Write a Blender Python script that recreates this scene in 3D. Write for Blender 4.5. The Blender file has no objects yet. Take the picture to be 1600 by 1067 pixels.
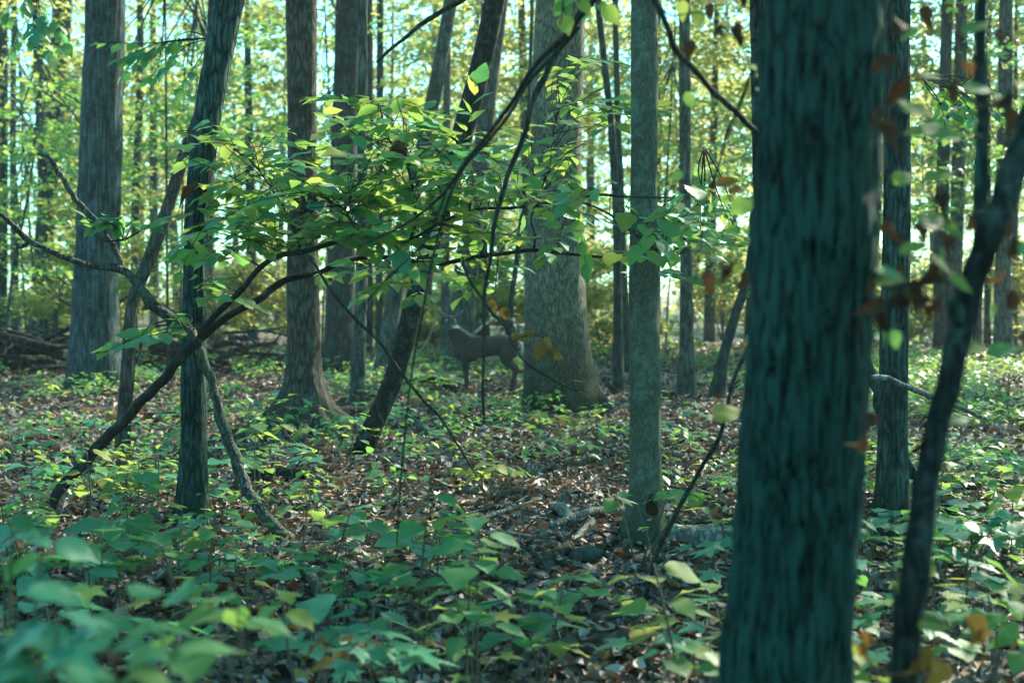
import bpy, math, random
import numpy as np
from mathutils import Matrix, Vector, Euler

R = math.radians
random.seed(7)
rng = np.random.default_rng(11)
scene = bpy.context.scene
COL = scene.collection

# ------------------------------------------------------------------ camera
HAZE = .00055
CAM_H, F = 1.5, 2222.2
PITCH = math.atan(77 / F)
cam_d = bpy.data.cameras.new('camera')
cam = bpy.data.objects.new('camera', cam_d); COL.objects.link(cam)
cam.location = (0, 0, CAM_H); cam.rotation_euler = (R(90) - PITCH, 0, 0)
cam_d.lens = 50; cam_d.sensor_width = 36; cam_d.clip_start = 0.1; cam_d.clip_end = 800
cam_d.dof.use_dof = True; cam_d.dof.focus_distance = 9.6; cam_d.dof.aperture_fstop = 2.2
scene.camera = cam

# ------------------------------------------------------------------ sky, sun, exposure
SUN_AZ = R(41)          # towards the right and away from the camera (from +Y to +X)
SUN_EL = R(36)
world = bpy.data.worlds.new('World'); scene.world = world; world.use_nodes = True
wn = world.node_tree.nodes; wl = world.node_tree.links
bg = wn['Background']
sky = wn.new('ShaderNodeTexSky'); sky.sky_type = 'NISHITA'; sky.sun_disc = False
sky.sun_elevation = SUN_EL; sky.sun_rotation = SUN_AZ
sky.air_density = 1.0; sky.dust_density = 1.0; sky.ozone_density = 1.6
tintn = wn.new('ShaderNodeMix'); tintn.data_type = 'RGBA'; tintn.blend_type = 'MULTIPLY'
tintn.inputs[0].default_value = 1.0
tintn.inputs[7].default_value = (0.40, 1.02, 0.93, 1)
wl.new(sky.outputs[0], tintn.inputs[6]); wl.new(tintn.outputs[2], bg.inputs[0])
bg.inputs[1].default_value = 0.15
sd = bpy.data.lights.new('sun', 'SUN'); sun = bpy.data.objects.new('sun', sd); COL.objects.link(sun)
sd.energy = 5.0; sd.angle = R(0.6); sd.color = (1.0, 0.90, 0.72)
sdir = Vector((math.sin(SUN_AZ) * math.cos(SUN_EL), math.cos(SUN_AZ) * math.cos(SUN_EL), math.sin(SUN_EL)))
sun.rotation_euler = sdir.to_track_quat('Z', 'Y').to_euler()
vs = scene.view_settings
vs.view_transform = 'Standard'; vs.look = 'None'; vs.gamma = 1; vs.use_curve_mapping = False
vs.exposure = 1.8
scene.render.engine = 'CYCLES'
cy = scene.cycles
cy.max_bounces = 7; cy.diffuse_bounces = 4; cy.glossy_bounces = 2; cy.transmission_bounces = 5
cy.volume_bounces = 1; cy.transparent_max_bounces = 4
cy.caustics_reflective = False; cy.caustics_refractive = False
cy.sample_clamp_indirect = 6; cy.use_denoising = True
cy.use_adaptive_sampling = False

# ------------------------------------------------------------------ maths helpers
cp, sp_ = math.cos(PITCH), math.sin(PITCH)
def P(px, py, d):
    """World point seen at photo pixel (px, py) of the 1600 x 1067 photograph, d metres ahead."""
    u, v = (px - 800) / F, -(py - 533.5) / F
    y, z = cp + v * sp_, v * cp - sp_
    return np.array([u * d / y, d, CAM_H + z * d / y])
def gz(x, y):
    x = np.asarray(x, float); y = np.asarray(y, float)
    return (0.05 * np.sin(0.7 * x + 1.0) * np.cos(0.45 * y + .4) + 0.03 * np.sin(1.7 * x + 0.8 * y)
            + 0.02 * np.sin(3.1 * y - 1.3 * x) - 0.03)
def GP(px, py):
    """Ground point seen at a photo pixel."""
    lo, hi = 1.5, 400.0
    for _ in range(40):
        d = (lo + hi) / 2; p = P(px, py, d)
        if p[2] > gz(p[0], p[1]): lo = d
        else: hi = d
    p[2] = float(gz(p[0], p[1])); return p

_T = np.random.default_rng(3).random((32, 32, 32))
def vnoise(p):
    p = np.asarray(p, float); i = np.floor(p).astype(int); f = p - i; f = f * f * (3 - 2 * f)
    out = 0
    for dx in (0, 1):
        wx = f[:, 0] if dx else 1 - f[:, 0]
        for dy in (0, 1):
            wy = f[:, 1] if dy else 1 - f[:, 1]
            for dz in (0, 1):
                wz = f[:, 2] if dz else 1 - f[:, 2]
                out = out + wx * wy * wz * _T[(i[:, 0] + dx) & 31, (i[:, 1] + dy) & 31, (i[:, 2] + dz) & 31]
    return out
def unit(v):
    v = np.asarray(v, float); return v / np.maximum(np.linalg.norm(v, axis=-1, keepdims=True), 1e-9)
def spline(pts, n):
    """Smooth curve through rows of pts, n samples evenly spaced along it."""
    p = np.asarray(pts, float)
    if len(p) == 2: return p[0] + (p[1] - p[0]) * np.linspace(0, 1, n)[:, None]
    h = np.maximum(np.linalg.norm(np.diff(p[:, :3], axis=0), axis=1), 1e-6); L = np.concatenate([[0], np.cumsum(h)])
    dd = np.diff(p, axis=0) / h[:, None]; m = np.vstack([dd[0], (dd[:-1] * h[1:, None] + dd[1:] * h[:-1, None]) / (h[1:] + h[:-1])[:, None], dd[-1]])
    s = np.linspace(0, L[-1], n); i = np.clip(np.searchsorted(L, s, 'right') - 1, 0, len(p) - 2); t = ((s - L[i]) / h[i])[:, None]; hh = h[i][:, None]
    return ((2 * t ** 3 - 3 * t ** 2 + 1) * p[i] + (t ** 3 - 2 * t ** 2 + t) * hh * m[i] + (3 * t ** 2 - 2 * t ** 3) * p[i + 1] + (t ** 3 - t ** 2) * hh * m[i + 1])
def tube(ctrl, nring, nseg, wob=0.0, rough=0.0, freq=12.0, stretch=.22, flare=None, roots=0, seed=0, cap=True):
    """ctrl rows: x y z r. Returns verts, quad faces (ends closed with points)."""
    c = spline(ctrl, nring); pos, r = c[:, :3].copy(), np.maximum(c[:, 3], 1e-4)
    if wob:
        ph = np.linspace(0, nring * .13, nring)
        pos[:, 0] += wob * (np.sin(ph * 2 + seed) + .6 * np.sin(ph * 5 + 2 * seed)) * r * np.minimum(1, np.linspace(0, 6, nring))
        pos[:, 1] += wob * (np.cos(ph * 2.4 + seed) + .6 * np.sin(ph * 4 + 3 * seed)) * r * np.minimum(1, np.linspace(0, 6, nring))
    t = unit(np.gradient(pos, axis=0))
    u = np.cross(t, [0.31, 0.95, 0.02]); bad = np.linalg.norm(u, axis=1) < .15
    u[bad] = np.cross(t[bad], [0.9, 0.1, 0.3]); u = unit(u); w = np.cross(t, u)
    th = np.linspace(0, 2 * np.pi, nseg, endpoint=False)
    rr = np.repeat(r[:, None], nseg, 1)
    if flare:
        h = np.concatenate([[0], np.cumsum(np.linalg.norm(np.diff(pos, axis=0), axis=1))])
        fl = np.exp(-np.maximum(h - .25, 0) / flare[1])[:, None]
        lob = 1.0
        if roots:
            lob = .45 + 1.1 * np.maximum(0, np.cos(roots * th / 2 + seed + .5 * np.sin(th + seed))) ** 2 * (1 + .5 * np.sin(2 * th + seed))
        rr = rr * (1 + flare[0] * fl * lob)
    dirs = u[:, None, :] * np.cos(th)[None, :, None] + w[:, None, :] * np.sin(th)[None, :, None]
    v = pos[:, None, :] + dirs * rr[:, :, None]
    if rough:
        flat = v.reshape(-1, 3)
        q = flat * [freq, freq, freq * stretch] + seed * 3.7
        q = q + (vnoise(flat * [freq * .5, freq * .5, freq * .25] + 9)[:, None] - .5) * 1.6
        rid = 1 - np.abs(2 * vnoise(q) - 1)
        rid2 = vnoise(q * 2.3 + 5)
        big = vnoise(flat * [2.5, 2.5, 1.3] + seed)
        d = ((rid - .6) * 1.0 + (rid2 - .5) * .5) * rough + (big - .5) * .12 * rr.reshape(-1)
        v = (flat + dirs.reshape(-1, 3) * d[:, None]).reshape(v.shape)
    verts = v.reshape(-1, 3)
    i = np.arange(nring - 1)[:, None] * nseg; j = np.arange(nseg)[None, :]; k = (j + 1) % nseg
    q = np.stack([i + j, i + k, i + k + nseg, i + j + nseg], -1).reshape(-1, 4)
    tri = np.zeros((0, 3), int)
    if cap:
        n = len(verts); verts = np.vstack([verts, pos[0], pos[-1] + t[-1] * r[-1] * .4])
        a = np.arange(nseg); b = (a + 1) % nseg; o = (nring - 1) * nseg
        tri = np.vstack([np.stack([b, a, np.full(nseg, n)], 1), np.stack([a + o, b + o, np.full(nseg, n + 1)], 1)])
    return verts, q, tri
def join(parts):
    V, Q, T, n = [], [], [], 0
    for v, q, t in parts:
        V.append(v); Q.append(q + n); T.append(t + n); n += len(v)
    return np.vstack(V), np.vstack(Q), np.vstack(T)

def mesh(name, geo, mat, smooth=True, tint=None, uv=None):
    v, q, t = geo
    me = bpy.data.meshes.new(name)
    nq, nt = len(q), len(t)
    me.vertices.add(len(v)); me.vertices.foreach_set('co', np.ascontiguousarray(v, np.float32).ravel())
    loops = np.concatenate([np.asarray(q, np.int32).ravel(), np.asarray(t, np.int32).ravel()])
    me.loops.add(len(loops)); me.loops.foreach_set('vertex_index', loops)
    me.polygons.add(nq + nt)
    st = np.concatenate([np.arange(nq) * 4, nq * 4 + np.arange(nt) * 3]).astype(np.int32)
    me.polygons.foreach_set('loop_start', st)
    if tint is not None:
        a = me.attributes.new('tint', 'FLOAT', 'POINT'); a.data.foreach_set('value', np.asarray(tint, np.float32))
    if uv is not None:
        l = me.uv_layers.new(name='UVMap'); l.data.foreach_set('uv', np.asarray(uv, np.float32)[loops].ravel())
    me.update(calc_edges=True)
    if smooth: me.polygons.foreach_set('use_smooth', np.ones(nq + nt, bool))
    if mat: me.materials.append(mat)
    return me
def link(name, me, parent=None, loc=None, label=None, cat=None, group=None, kind=None):
    o = bpy.data.objects.new(name, me); COL.objects.link(o)
    if parent is not None: o.parent = parent
    if loc is not None: o.location = loc
    tag(o, label, cat, group, kind); return o
def tag(o, label=None, cat=None, group=None, kind=None):
    if label: o['label'] = label
    if cat: o['category'] = cat
    if group: o['group'] = group
    if kind: o['kind'] = kind
def frame(pos, x, up, s=1.0):
    """Matrix with local +X along x and +Z near up."""
    x = Vector(x).normalized(); z = Vector(up); z = (z - x * z.dot(x)).normalized(); y = z.cross(x)
    m = Matrix((x, y, z)).transposed().to_4x4() @ Matrix.Scale(s, 4); m.translation = Vector(pos); return m

# ------------------------------------------------------------------ materials
def new_mat(name):
    m = bpy.data.materials.new(name); m.use_nodes = True
    nt = m.node_tree; nt.nodes.clear(); return m, nt.nodes, nt.links
def N(nodes, t, **kw):
    n = nodes.new(t)
    for k, v in kw.items(): setattr(n, k, v)
    return n
def ramp(nodes, stops):
    r = nodes.new('ShaderNodeValToRGB'); e = r.color_ramp.elements
    while len(e) < len(stops): e.new(.5)
    for s, (p, c) in zip(e, stops): s.position = p; s.color = (*c, 1)
    return r
def leaf_mat(name, stops, trans, random_src='object', tw=.45, rough=.42, spec=.38, vein=False):
    m, n, l = new_mat(name)
    if random_src == 'object': src = n.new('ShaderNodeObjectInfo').outputs['Random']
    else: src = N(n, 'ShaderNodeAttribute', attribute_name='tint').outputs['Fac']
    cr = ramp(n, stops); l.new(src, cr.inputs[0])
    tr = ramp(n, trans); l.new(src, tr.inputs[0])
    pr = n.new('ShaderNodeBsdfPrincipled'); pr.inputs['Roughness'].default_value = rough
    pr.inputs['Specular IOR Level'].default_value = spec
    col = cr.outputs[0]
    if vein:
        tc = n.new('ShaderNodeTexCoord'); sep = n.new('ShaderNodeSeparateXYZ'); l.new(tc.outputs['UV'], sep.inputs[0])
        ab = N(n, 'ShaderNodeMath', operation='ABSOLUTE'); l.new(sep.outputs[1], ab.inputs[0])
        m1 = N(n, 'ShaderNodeMath', operation='MULTIPLY'); l.new(sep.outputs[0], m1.inputs[0]); m1.inputs[1].default_value = 46
        m2 = N(n, 'ShaderNodeMath', operation='MULTIPLY_ADD'); l.new(ab.outputs[0], m2.inputs[0]); m2.inputs[1].default_value = -30
        l.new(m1.outputs[0], m2.inputs[2])
        sn = N(n, 'ShaderNodeMath', operation='SINE'); l.new(m2.outputs[0], sn.inputs[0])
        bp = n.new('ShaderNodeBump'); bp.inputs['Strength'].default_value = .14; bp.inputs['Distance'].default_value = .004
        l.new(sn.outputs[0], bp.inputs['Height']); l.new(bp.outputs[0], pr.inputs['Normal'])
        nz = n.new('ShaderNodeTexNoise'); nz.inputs['Scale'].default_value = 22; l.new(tc.outputs['Object'], nz.inputs['Vector'])
        mx = N(n, 'ShaderNodeMix', data_type='RGBA', blend_type='MULTIPLY'); mx.inputs[0].default_value = .7
        nr = ramp(n, [(.3, (.62, .62, .55)), (.62, (1.1, 1.1, 1.05))]); l.new(nz.outputs[0], nr.inputs[0])
        l.new(col, mx.inputs[6]); l.new(nr.outputs[0], mx.inputs[7]); col = mx.outputs[2]
    l.new(col, pr.inputs['Base Color'])
    ts = n.new('ShaderNodeBsdfTranslucent'); l.new(tr.outputs[0], ts.inputs[0])
    mix = n.new('ShaderNodeMixShader'); mix.inputs[0].default_value = tw
    l.new(pr.outputs[0], mix.inputs[1]); l.new(ts.outputs[0], mix.inputs[2])
    out = n.new('ShaderNodeOutputMaterial'); l.new(mix.outputs[0], out.inputs[0]); return m

def bark_mat(name, dark, light, freq=26, stretch=.16, lichen=None, lich_amt=.35, moss=None, moss_h=.5, bump=.6, rough=.85, crack=.55, spec=.12, stops=(.28, .55, .88)):
    m, n, l = new_mat(name)
    tc = n.new('ShaderNodeTexCoord'); oi = n.new('ShaderNodeObjectInfo')
    off = N(n, 'ShaderNodeVectorMath', operation='SCALE'); off.inputs[0].default_value = (13, 7, 5); l.new(oi.outputs['Random'], off.inputs['Scale'])
    add = N(n, 'ShaderNodeVectorMath', operation='ADD'); l.new(tc.outputs['Object'], add.inputs[0]); l.new(off.outputs[0], add.inputs[1])
    mp = n.new('ShaderNodeMapping'); mp.inputs['Scale'].default_value = (freq, freq, freq * stretch); l.new(add.outputs[0], mp.inputs[0])
    wz = n.new('ShaderNodeTexNoise'); wz.inputs['Scale'].default_value = .6; wz.inputs['Detail'].default_value = 3; l.new(mp.outputs[0], wz.inputs['Vector'])
    wv = N(n, 'ShaderNodeVectorMath', operation='MULTIPLY_ADD'); l.new(wz.outputs['Color'], wv.inputs[0]); wv.inputs[1].default_value = (1.6, 1.6, 1.0); l.new(mp.outputs[0], wv.inputs[2])
    vo = N(n, 'ShaderNodeTexVoronoi', feature='DISTANCE_TO_EDGE'); vo.inputs['Scale'].default_value = 1; l.new(wv.outputs[0], vo.inputs['Vector'])
    nz = n.new('ShaderNodeTexNoise'); nz.inputs['Scale'].default_value = 1.7; nz.inputs['Detail'].default_value = 7; nz.inputs['Roughness'].default_value = .68; l.new(wv.outputs[0], nz.inputs['Vector'])
    vr = N(n, 'ShaderNodeMapRange'); vr.inputs[2].default_value = .28; l.new(vo.outputs[0], vr.inputs[0])
    hm = N(n, 'ShaderNodeMath', operation='MULTIPLY_ADD'); l.new(vr.outputs[0], hm.inputs[0]); hm.inputs[1].default_value = crack
    hs = N(n, 'ShaderNodeMath', operation='MULTIPLY'); l.new(nz.outputs[0], hs.inputs[0]); hs.inputs[1].default_value = 1.15 - crack; l.new(hs.outputs[0], hm.inputs[2])
    mid = tuple((a + b) / 2.2 for a, b in zip(dark, light))
    cr = ramp(n, [(stops[0], dark), (stops[1], mid), (stops[2], light)]); l.new(hm.outputs[0], cr.inputs[0])
    col = cr.outputs[0]
    bn = n.new('ShaderNodeTexNoise'); bn.inputs['Scale'].default_value = 2.2; bn.inputs['Detail'].default_value = 5; l.new(add.outputs[0], bn.inputs['Vector'])
    def blend(col, fac, c):
        mx = N(n, 'ShaderNodeMix', data_type='RGBA'); l.new(fac, mx.inputs[0]); l.new(col, mx.inputs[6]); mx.inputs[7].default_value = (*c, 1); return mx.outputs[2]
    big = N(n, 'ShaderNodeMix', data_type='RGBA', blend_type='MULTIPLY'); big.inputs[0].default_value = 1
    br = ramp(n, [(.3, (.6, .62, .62)), (.7, (1.25, 1.2, 1.15))]); l.new(bn.outputs[0], br.inputs[0]); l.new(col, big.inputs[6]); l.new(br.outputs[0], big.inputs[7]); col = big.outputs[2]
    if lichen:
        ln = n.new('ShaderNodeTexNoise'); ln.inputs['Scale'].default_value = 9; ln.inputs['Detail'].default_value = 8; ln.inputs['Roughness'].default_value = .75; l.new(add.outputs[0], ln.inputs['Vector'])
        lr = N(n, 'ShaderNodeMapRange'); lr.inputs[1].default_value = .5; lr.inputs[2].default_value = .64; lr.inputs[4].default_value = lich_amt; l.new(ln.outputs[0], lr.inputs[0])
        col = blend(col, lr.outputs[0], lichen)
    if moss:
        sx = n.new('ShaderNodeSeparateXYZ'); l.new(tc.outputs['Object'], sx.inputs[0])
        ma = N(n, 'ShaderNodeMath', operation='MULTIPLY_ADD'); l.new(bn.outputs[0], ma.inputs[0]); ma.inputs[1].default_value = -1.4 * moss_h; l.new(sx.outputs[2], ma.inputs[2])
        mr = N(n, 'ShaderNodeMapRange'); mr.inputs[1].default_value = -.7 * moss_h; mr.inputs[2].default_value = .25 * moss_h; mr.inputs[3].default_value = .92; mr.inputs[4].default_value = 0; l.new(ma.outputs[0], mr.inputs[0])
        col = blend(col, mr.outputs[0], moss)
    pr = n.new('ShaderNodeBsdfPrincipled'); pr.inputs['Roughness'].default_value = rough; pr.inputs['Specular IOR Level'].default_value = spec
    bp = n.new('ShaderNodeBump'); bp.inputs['Strength'].default_value = bump; bp.inputs['Distance'].default_value = .03
    l.new(hm.outputs[0], bp.inputs['Height']); l.new(bp.outputs[0], pr.inputs['Normal']); l.new(col, pr.inputs['Base Color'])
    out = n.new('ShaderNodeOutputMaterial'); l.new(pr.outputs[0], out.inputs[0]); return m
def plain_mat(name, c, rough=.8, spec=.3, noise=0, c2=None):
    m, n, l = new_mat(name)
    pr = n.new('ShaderNodeBsdfPrincipled'); pr.inputs['Roughness'].default_value = rough; pr.inputs['Specular IOR Level'].default_value = spec
    if noise:
        tc = n.new('ShaderNodeTexCoord'); nz = n.new('ShaderNodeTexNoise'); nz.inputs['Scale'].default_value = noise; nz.inputs['Detail'].default_value = 6
        l.new(tc.outputs['Object'], nz.inputs['Vector']); r = ramp(n, [(.3, c), (.7, c2)]); l.new(nz.outputs[0], r.inputs[0]); l.new(r.outputs[0], pr.inputs['Base Color'])
    else: pr.inputs['Base Color'].default_value = (*c, 1)
    out = n.new('ShaderNodeOutputMaterial'); l.new(pr.outputs[0], out.inputs[0]); return m

G1, G2, G3 = (.040, .18, .085), (.06, .205, .070), (.13, .21, .05)
T1c, T2c, T3c = (.17, .40, .08), (.33, .50, .09), (.52, .54, .11)
M_TEAL = leaf_mat('leaf_blue_green', [(0, (.030, .17, .105)), (1, (.045, .20, .11))], [(0, (.12, .42, .14)), (1, (.18, .46, .12))], tw=.38, rough=.42, vein=True)
M_MID = leaf_mat('leaf_mid_green', [(0, G1), (.6, G2), (1, (.08, .17, .05))], [(0, T1c), (1, T2c)], tw=.45, rough=.5, spec=.32, vein=True)
M_YEL = leaf_mat('leaf_yellow_green', [(0, G2), (.6, G3), (1, (.20, .20, .045))], [(0, T2c), (1, T3c)], tw=.5, rough=.6, spec=.25, vein=True)
M_BROWN = leaf_mat('leaf_withered', [(0, (.035, .022, .014)), (.7, (.075, .042, .02)), (1, (.20, .09, .025))], [(0, (.03, .018, .012)), (.8, (.06, .03, .014)), (1, (.22, .10, .03))], tw=.25, rough=.7, spec=.2, vein=True)
M_ORANGE = leaf_mat('leaf_dry_orange', [(0, (.15, .07, .018)), (1, (.26, .13, .03))], [(0, (.25, .11, .025)), (1, (.38, .19, .04))], tw=.4, rough=.7, spec=.2, vein=True)
M_LITTER = leaf_mat('leaf_litter', [(0, (.030, .024, .021)), (.35, (.07, .054, .046)), (.62, (.13, .105, .092)), (.82, (.24, .20, .18)), (.93, (.38, .32, .29)), (.97, (.26, .12, .04)), (1, (.3, .2, .05))],
                    [(0, (.06, .04, .02)), (1, (.3, .18, .07))], 'attr', tw=.12, rough=.6, spec=.35)
M_LITTER_OBJ = leaf_mat('leaf_fallen', [(0, (.045, .034, .03)), (.35, (.10, .074, .062)), (.62, (.18, .14, .12)), (.8, (.30, .25, .22)), (.9, (.28, .13, .04)), (1, (.34, .26, .07))],
                    [(0, (.06, .04, .02)), (1, (.3, .18, .07))], tw=.12, rough=.6, spec=.35, vein=True)
M_CANOPY = leaf_mat('leaf_canopy', [(0, G1), (.6, G2), (1, G3)], [(0, T1c), (.7, T2c), (1, T3c)], 'attr', tw=.5, rough=.45)
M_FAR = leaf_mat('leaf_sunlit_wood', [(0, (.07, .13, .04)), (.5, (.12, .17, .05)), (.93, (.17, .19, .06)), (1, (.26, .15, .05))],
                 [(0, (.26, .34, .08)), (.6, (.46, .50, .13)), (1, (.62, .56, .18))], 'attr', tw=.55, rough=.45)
M_UNDER = leaf_mat('leaf_undergrowth', [(0, G1), (.5, G2), (.9, G3), (1, (.22, .20, .05))], [(0, T1c), (.6, T2c), (1, T3c)], 'attr', tw=.42, rough=.4)

MOSS = (.018, .035, .014)
B_OAK = bark_mat('bark_oak', (.018, .018, .014), (.28, .25, .185), 34, .22, (.30, .30, .22), .5, (.005, .012, .004), 1.7, 1.0, crack=.4)
B_SHAG = bark_mat('bark_shaggy', (.006, .016, .018), (.05, .095, .10), 17, .07, (.17, .21, .23), .3, (.02, .03, .02), .5, .8)
B_FURROW = bark_mat('bark_furrowed', (.003, .010, .010), (.035, .08, .072), 30, .16, (.10, .16, .15), .35, (.014, .035, .02), .4, .9)
B_DARK = bark_mat('bark_dark', (.004, .007, .006), (.022, .032, .028), 34, .2, (.12, .17, .155), .4, None, 1, .9)
B_NEAR = bark_mat('bark_near', (.0006, .002, .002), (.015, .072, .06), 34, .13, (.03, .09, .08), .3, None, 1, 1.0, crack=.16, stops=(.45, .53, .62))
B_SMOOTH = bark_mat('bark_grey_green', (.03, .035, .027), (.17, .165, .125), 60, .3, (.20, .27, .20), .5, (.03, .05, .025), .45, .7, crack=.18)
B_FLARE = bark_mat('bark_brown', (.018, .015, .012), (.09, .075, .062), 24, .2, (.16, .2, .18), .25, (.03, .035, .02), .3, .6)
B_FAR = bark_mat('bark_far', (.016, .024, .021), (.085, .10, .088), 14, .2, (.2, .22, .21), .3, None, 1, .5)
B_FARDARK = bark_mat('bark_far_dark', (.006, .015, .015), (.032, .055, .052), 14, .2, (.12, .16, .16), .25, None, 1, .5)
B_TWIG = bark_mat('bark_twig', (.008, .009, .008), (.036, .036, .031), 60, .3, (.13, .16, .14), .25, None, 1, .3)
B_LIMB = bark_mat('bark_dead_limb', (.02, .024, .02), (.12, .125, .105), 40, .3, (.10, .17, .13), .55, None, 1, .6)
B_PALE = bark_mat('bark_pale', (.04, .04, .036), (.30, .295, .27), 46, .25, (.08, .11, .11), .45, None, 1, .4)
B_GREY = bark_mat('bark_weathered', (.06, .065, .06), (.24, .25, .24), 24, .3, (.14, .2, .18), .5, None, 1, .5)
M_STEM = plain_mat('stem', (.045, .05, .025), .6, .3, 30, (.09, .06, .035))
M_ROT = plain_mat('rotten_wood', (.012, .006, .003), .95, .1, 24, (.07, .028, .012))
M_STONE = plain_mat('stone', (.015, .03, .028), .9, .15, 14, (.07, .09, .085))

# ------------------------------------------------------------------ leaf shapes
def leaf_geo(L=1.0, W=.55, tipw=1.0, fold=.18, droop=.25, rows=8, curl=0.0, base_round=.5, wave=0.0):
    """Pointed oval blade along +X, midrib at y = 0, with a short stalk."""
    v, uv = [], []
    for i in range(rows + 1):
        t = i / rows
        w = W * .5 * (math.sin(math.pi * t ** (0.62 + .2 * (1 - base_round))) ** .8) * (1 - .25 * t * tipw) * (1 - .45 * t ** 5) * (1 + .05 * (-1) ** i) if 0 < t < 1 else 0.008
        x = .12 + .88 * t; z = -droop * t * t * .8
        for s in (-1, -.5, 0, .5, 1):
            zz = z + fold * abs(s) * w * 1.6 + wave * math.sin(t * 11 + s * 2) * .03 * abs(s)
            if curl: zz += curl * (s * w) ** 2 * 5
            v.append(((x - abs(s) * .04 * (1 - t)) * L, s * w * L, zz * L)); uv.append((t, s * w * 2))
    q = []
    for i in range(rows):
        for j in range(4):
            a = i * 5 + j; q.append((a, a + 1, a + 6, a + 5))
    n = len(v); v += [(0, -.006 * L, .02 * L), (0, .006 * L, .02 * L), (.125 * L, .006 * L, .002 * L), (.125 * L, -.006 * L, .002 * L)]
    uv += [(0, 0)] * 4; q.append((n, n + 3, n + 2, n + 1))
    return (np.array(v), np.array(q), np.zeros((0, 3), int)), uv
def maple_geo(L=1.0, droop=.2, fold=.1):
    """Five-lobed palmate blade along +X."""
    pts = []
    for a, r in ((-158, .20), (-118, .50), (-96, .34), (-62, .74), (-40, .42), (-24, .46), (-12, .70), (0, 1.0), (12, .70), (24, .46), (40, .42), (62, .74), (96, .34), (118, .50), (158, .20)):
        x, y = .22 + .72 * r * math.cos(R(a)), .72 * r * math.sin(R(a))
        pts.append((x, y, fold * abs(y) - droop * (x * x * .4 + y * y * .7)))
    v = [(.22, 0, -.02)] + pts
    inner = []
    t = [(0, i, i + 1) for i in range(1, len(pts))]
    n = len(v); v += [(-.05, -.008, .03), (-.05, .008, .03), (.23, .008, -.015), (.23, -.008, -.015)]
    v = np.array(v) * L; uv = [(x[0], x[1]) for x in v]
    return (v, np.array([(n, n + 3, n + 2, n + 1)]), np.array(t)), uv
def leaf_meshes(tag_, mat, kinds):
    return [mesh(f'leaf_{tag_}', g, mat, uv=u) for g, u in kinds]
OVAL = [leaf_geo(1, .74, fold=.08, droop=.15, wave=.5), leaf_geo(1, .82, fold=.04, droop=.24, wave=1), leaf_geo(1, .66, fold=.13, droop=.10, wave=.6), leaf_geo(1, .78, fold=.02, droop=.32, wave=1.2)]
BROAD = [leaf_geo(1, .86, fold=.05, droop=.16, tipw=.5, wave=.9), leaf_geo(1, .78, fold=.09, droop=.26, tipw=.6, wave=1)]
CURL = [leaf_geo(1, .55, fold=.6, droop=.9, curl=.6, wave=2), leaf_geo(1, .5, fold=.9, droop=.5, curl=1.2, wave=3), leaf_geo(1, .6, fold=.4, droop=1.3, wave=3)]
MAPLE = [maple_geo(1, .25, .1), maple_geo(1, .45, .02)]
LITT = [leaf_geo(1, .6, fold=.5, droop=.1, curl=.5, wave=2, rows=4), leaf_geo(1, .5, fold=.1, droop=.6, wave=3, rows=4), leaf_geo(1, .7, fold=.25, droop=-.4, wave=2, rows=4), maple_geo(1, .6, .3), maple_geo(1, -.4, .1)]
LM = {(k, m.name): leaf_meshes(k, m, geo) for k, geo in (('oval', OVAL), ('broad', BROAD), ('lobed', MAPLE), ('curled', CURL))
      for m in (M_TEAL, M_MID, M_YEL, M_BROWN, M_ORANGE) if not (k == 'lobed' and m in (M_BROWN, M_ORANGE))}
def put_leaf(meshes, parent, pos, x, up, s, name='leaf'):
    o = bpy.data.objects.new(name, random.choice(meshes)); COL.objects.link(o); o.parent = parent
    o.matrix_basis = frame(pos, x, up, s); return o

def leaf_cloud(pos, size, flat=.55, tint=None, tri=False, w=.32):
    """Many small pointed blades (folded rhombs) joined: pos (n,3), size scalar or (n,)."""
    n = len(pos); size = np.broadcast_to(np.asarray(size, float), (n,))[:, None]
    a = rng.uniform(0, 2 * np.pi, n); d = np.stack([np.cos(a), np.sin(a), rng.normal(-.25, .35, n)], 1); d = unit(d)
    up = unit(np.stack([rng.normal(0, flat, n), rng.normal(0, flat, n), np.ones(n)], 1))
    s = unit(np.cross(up, d)); up = np.cross(d, s)
    base = pos - d * size * .5
    v = np.stack([base, base + d * size * .45 + s * size * w + up * size * .08, pos + d * size * .5 - up * size * .05, base + d * size * .45 - s * size * w + up * size * .08], 1)
    q = np.arange(n * 4).reshape(n, 4)
    if tint is None: tint = rng.random(n)
    return (v.reshape(-1, 3), q, np.zeros((0, 3), int)), np.repeat(tint, 4)
def ovate_cloud(pos, d, up, size, tint):
    """Joined blades of seven points each for nearer foliage."""
    n = len(pos); d = unit(d); s = unit(np.cross(up, d)); up = np.cross(d, s); size = np.asarray(size)[:, None]
    prof = [(0, 0, 0), (.22, .24, .03), (.55, .27, .03), (1, 0, -.12), (.55, -.27, .03), (.22, -.24, .03), (.5, 0, -.02)]
    v = np.stack([pos + d * size * a + s * size * b + up * size * c for a, b, c in prof], 1).reshape(-1, 3)
    o = (np.arange(n) * 7)[:, None]
    q = np.concatenate([o + np.array([[0, 1, 2, 6]]), o + np.array([[6, 2, 3, 4]]), o + np.array([[0, 6, 4, 5]])])
    return (v, q[:, ::-1], np.zeros((0, 3), int)), np.repeat(tint, 7)

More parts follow.
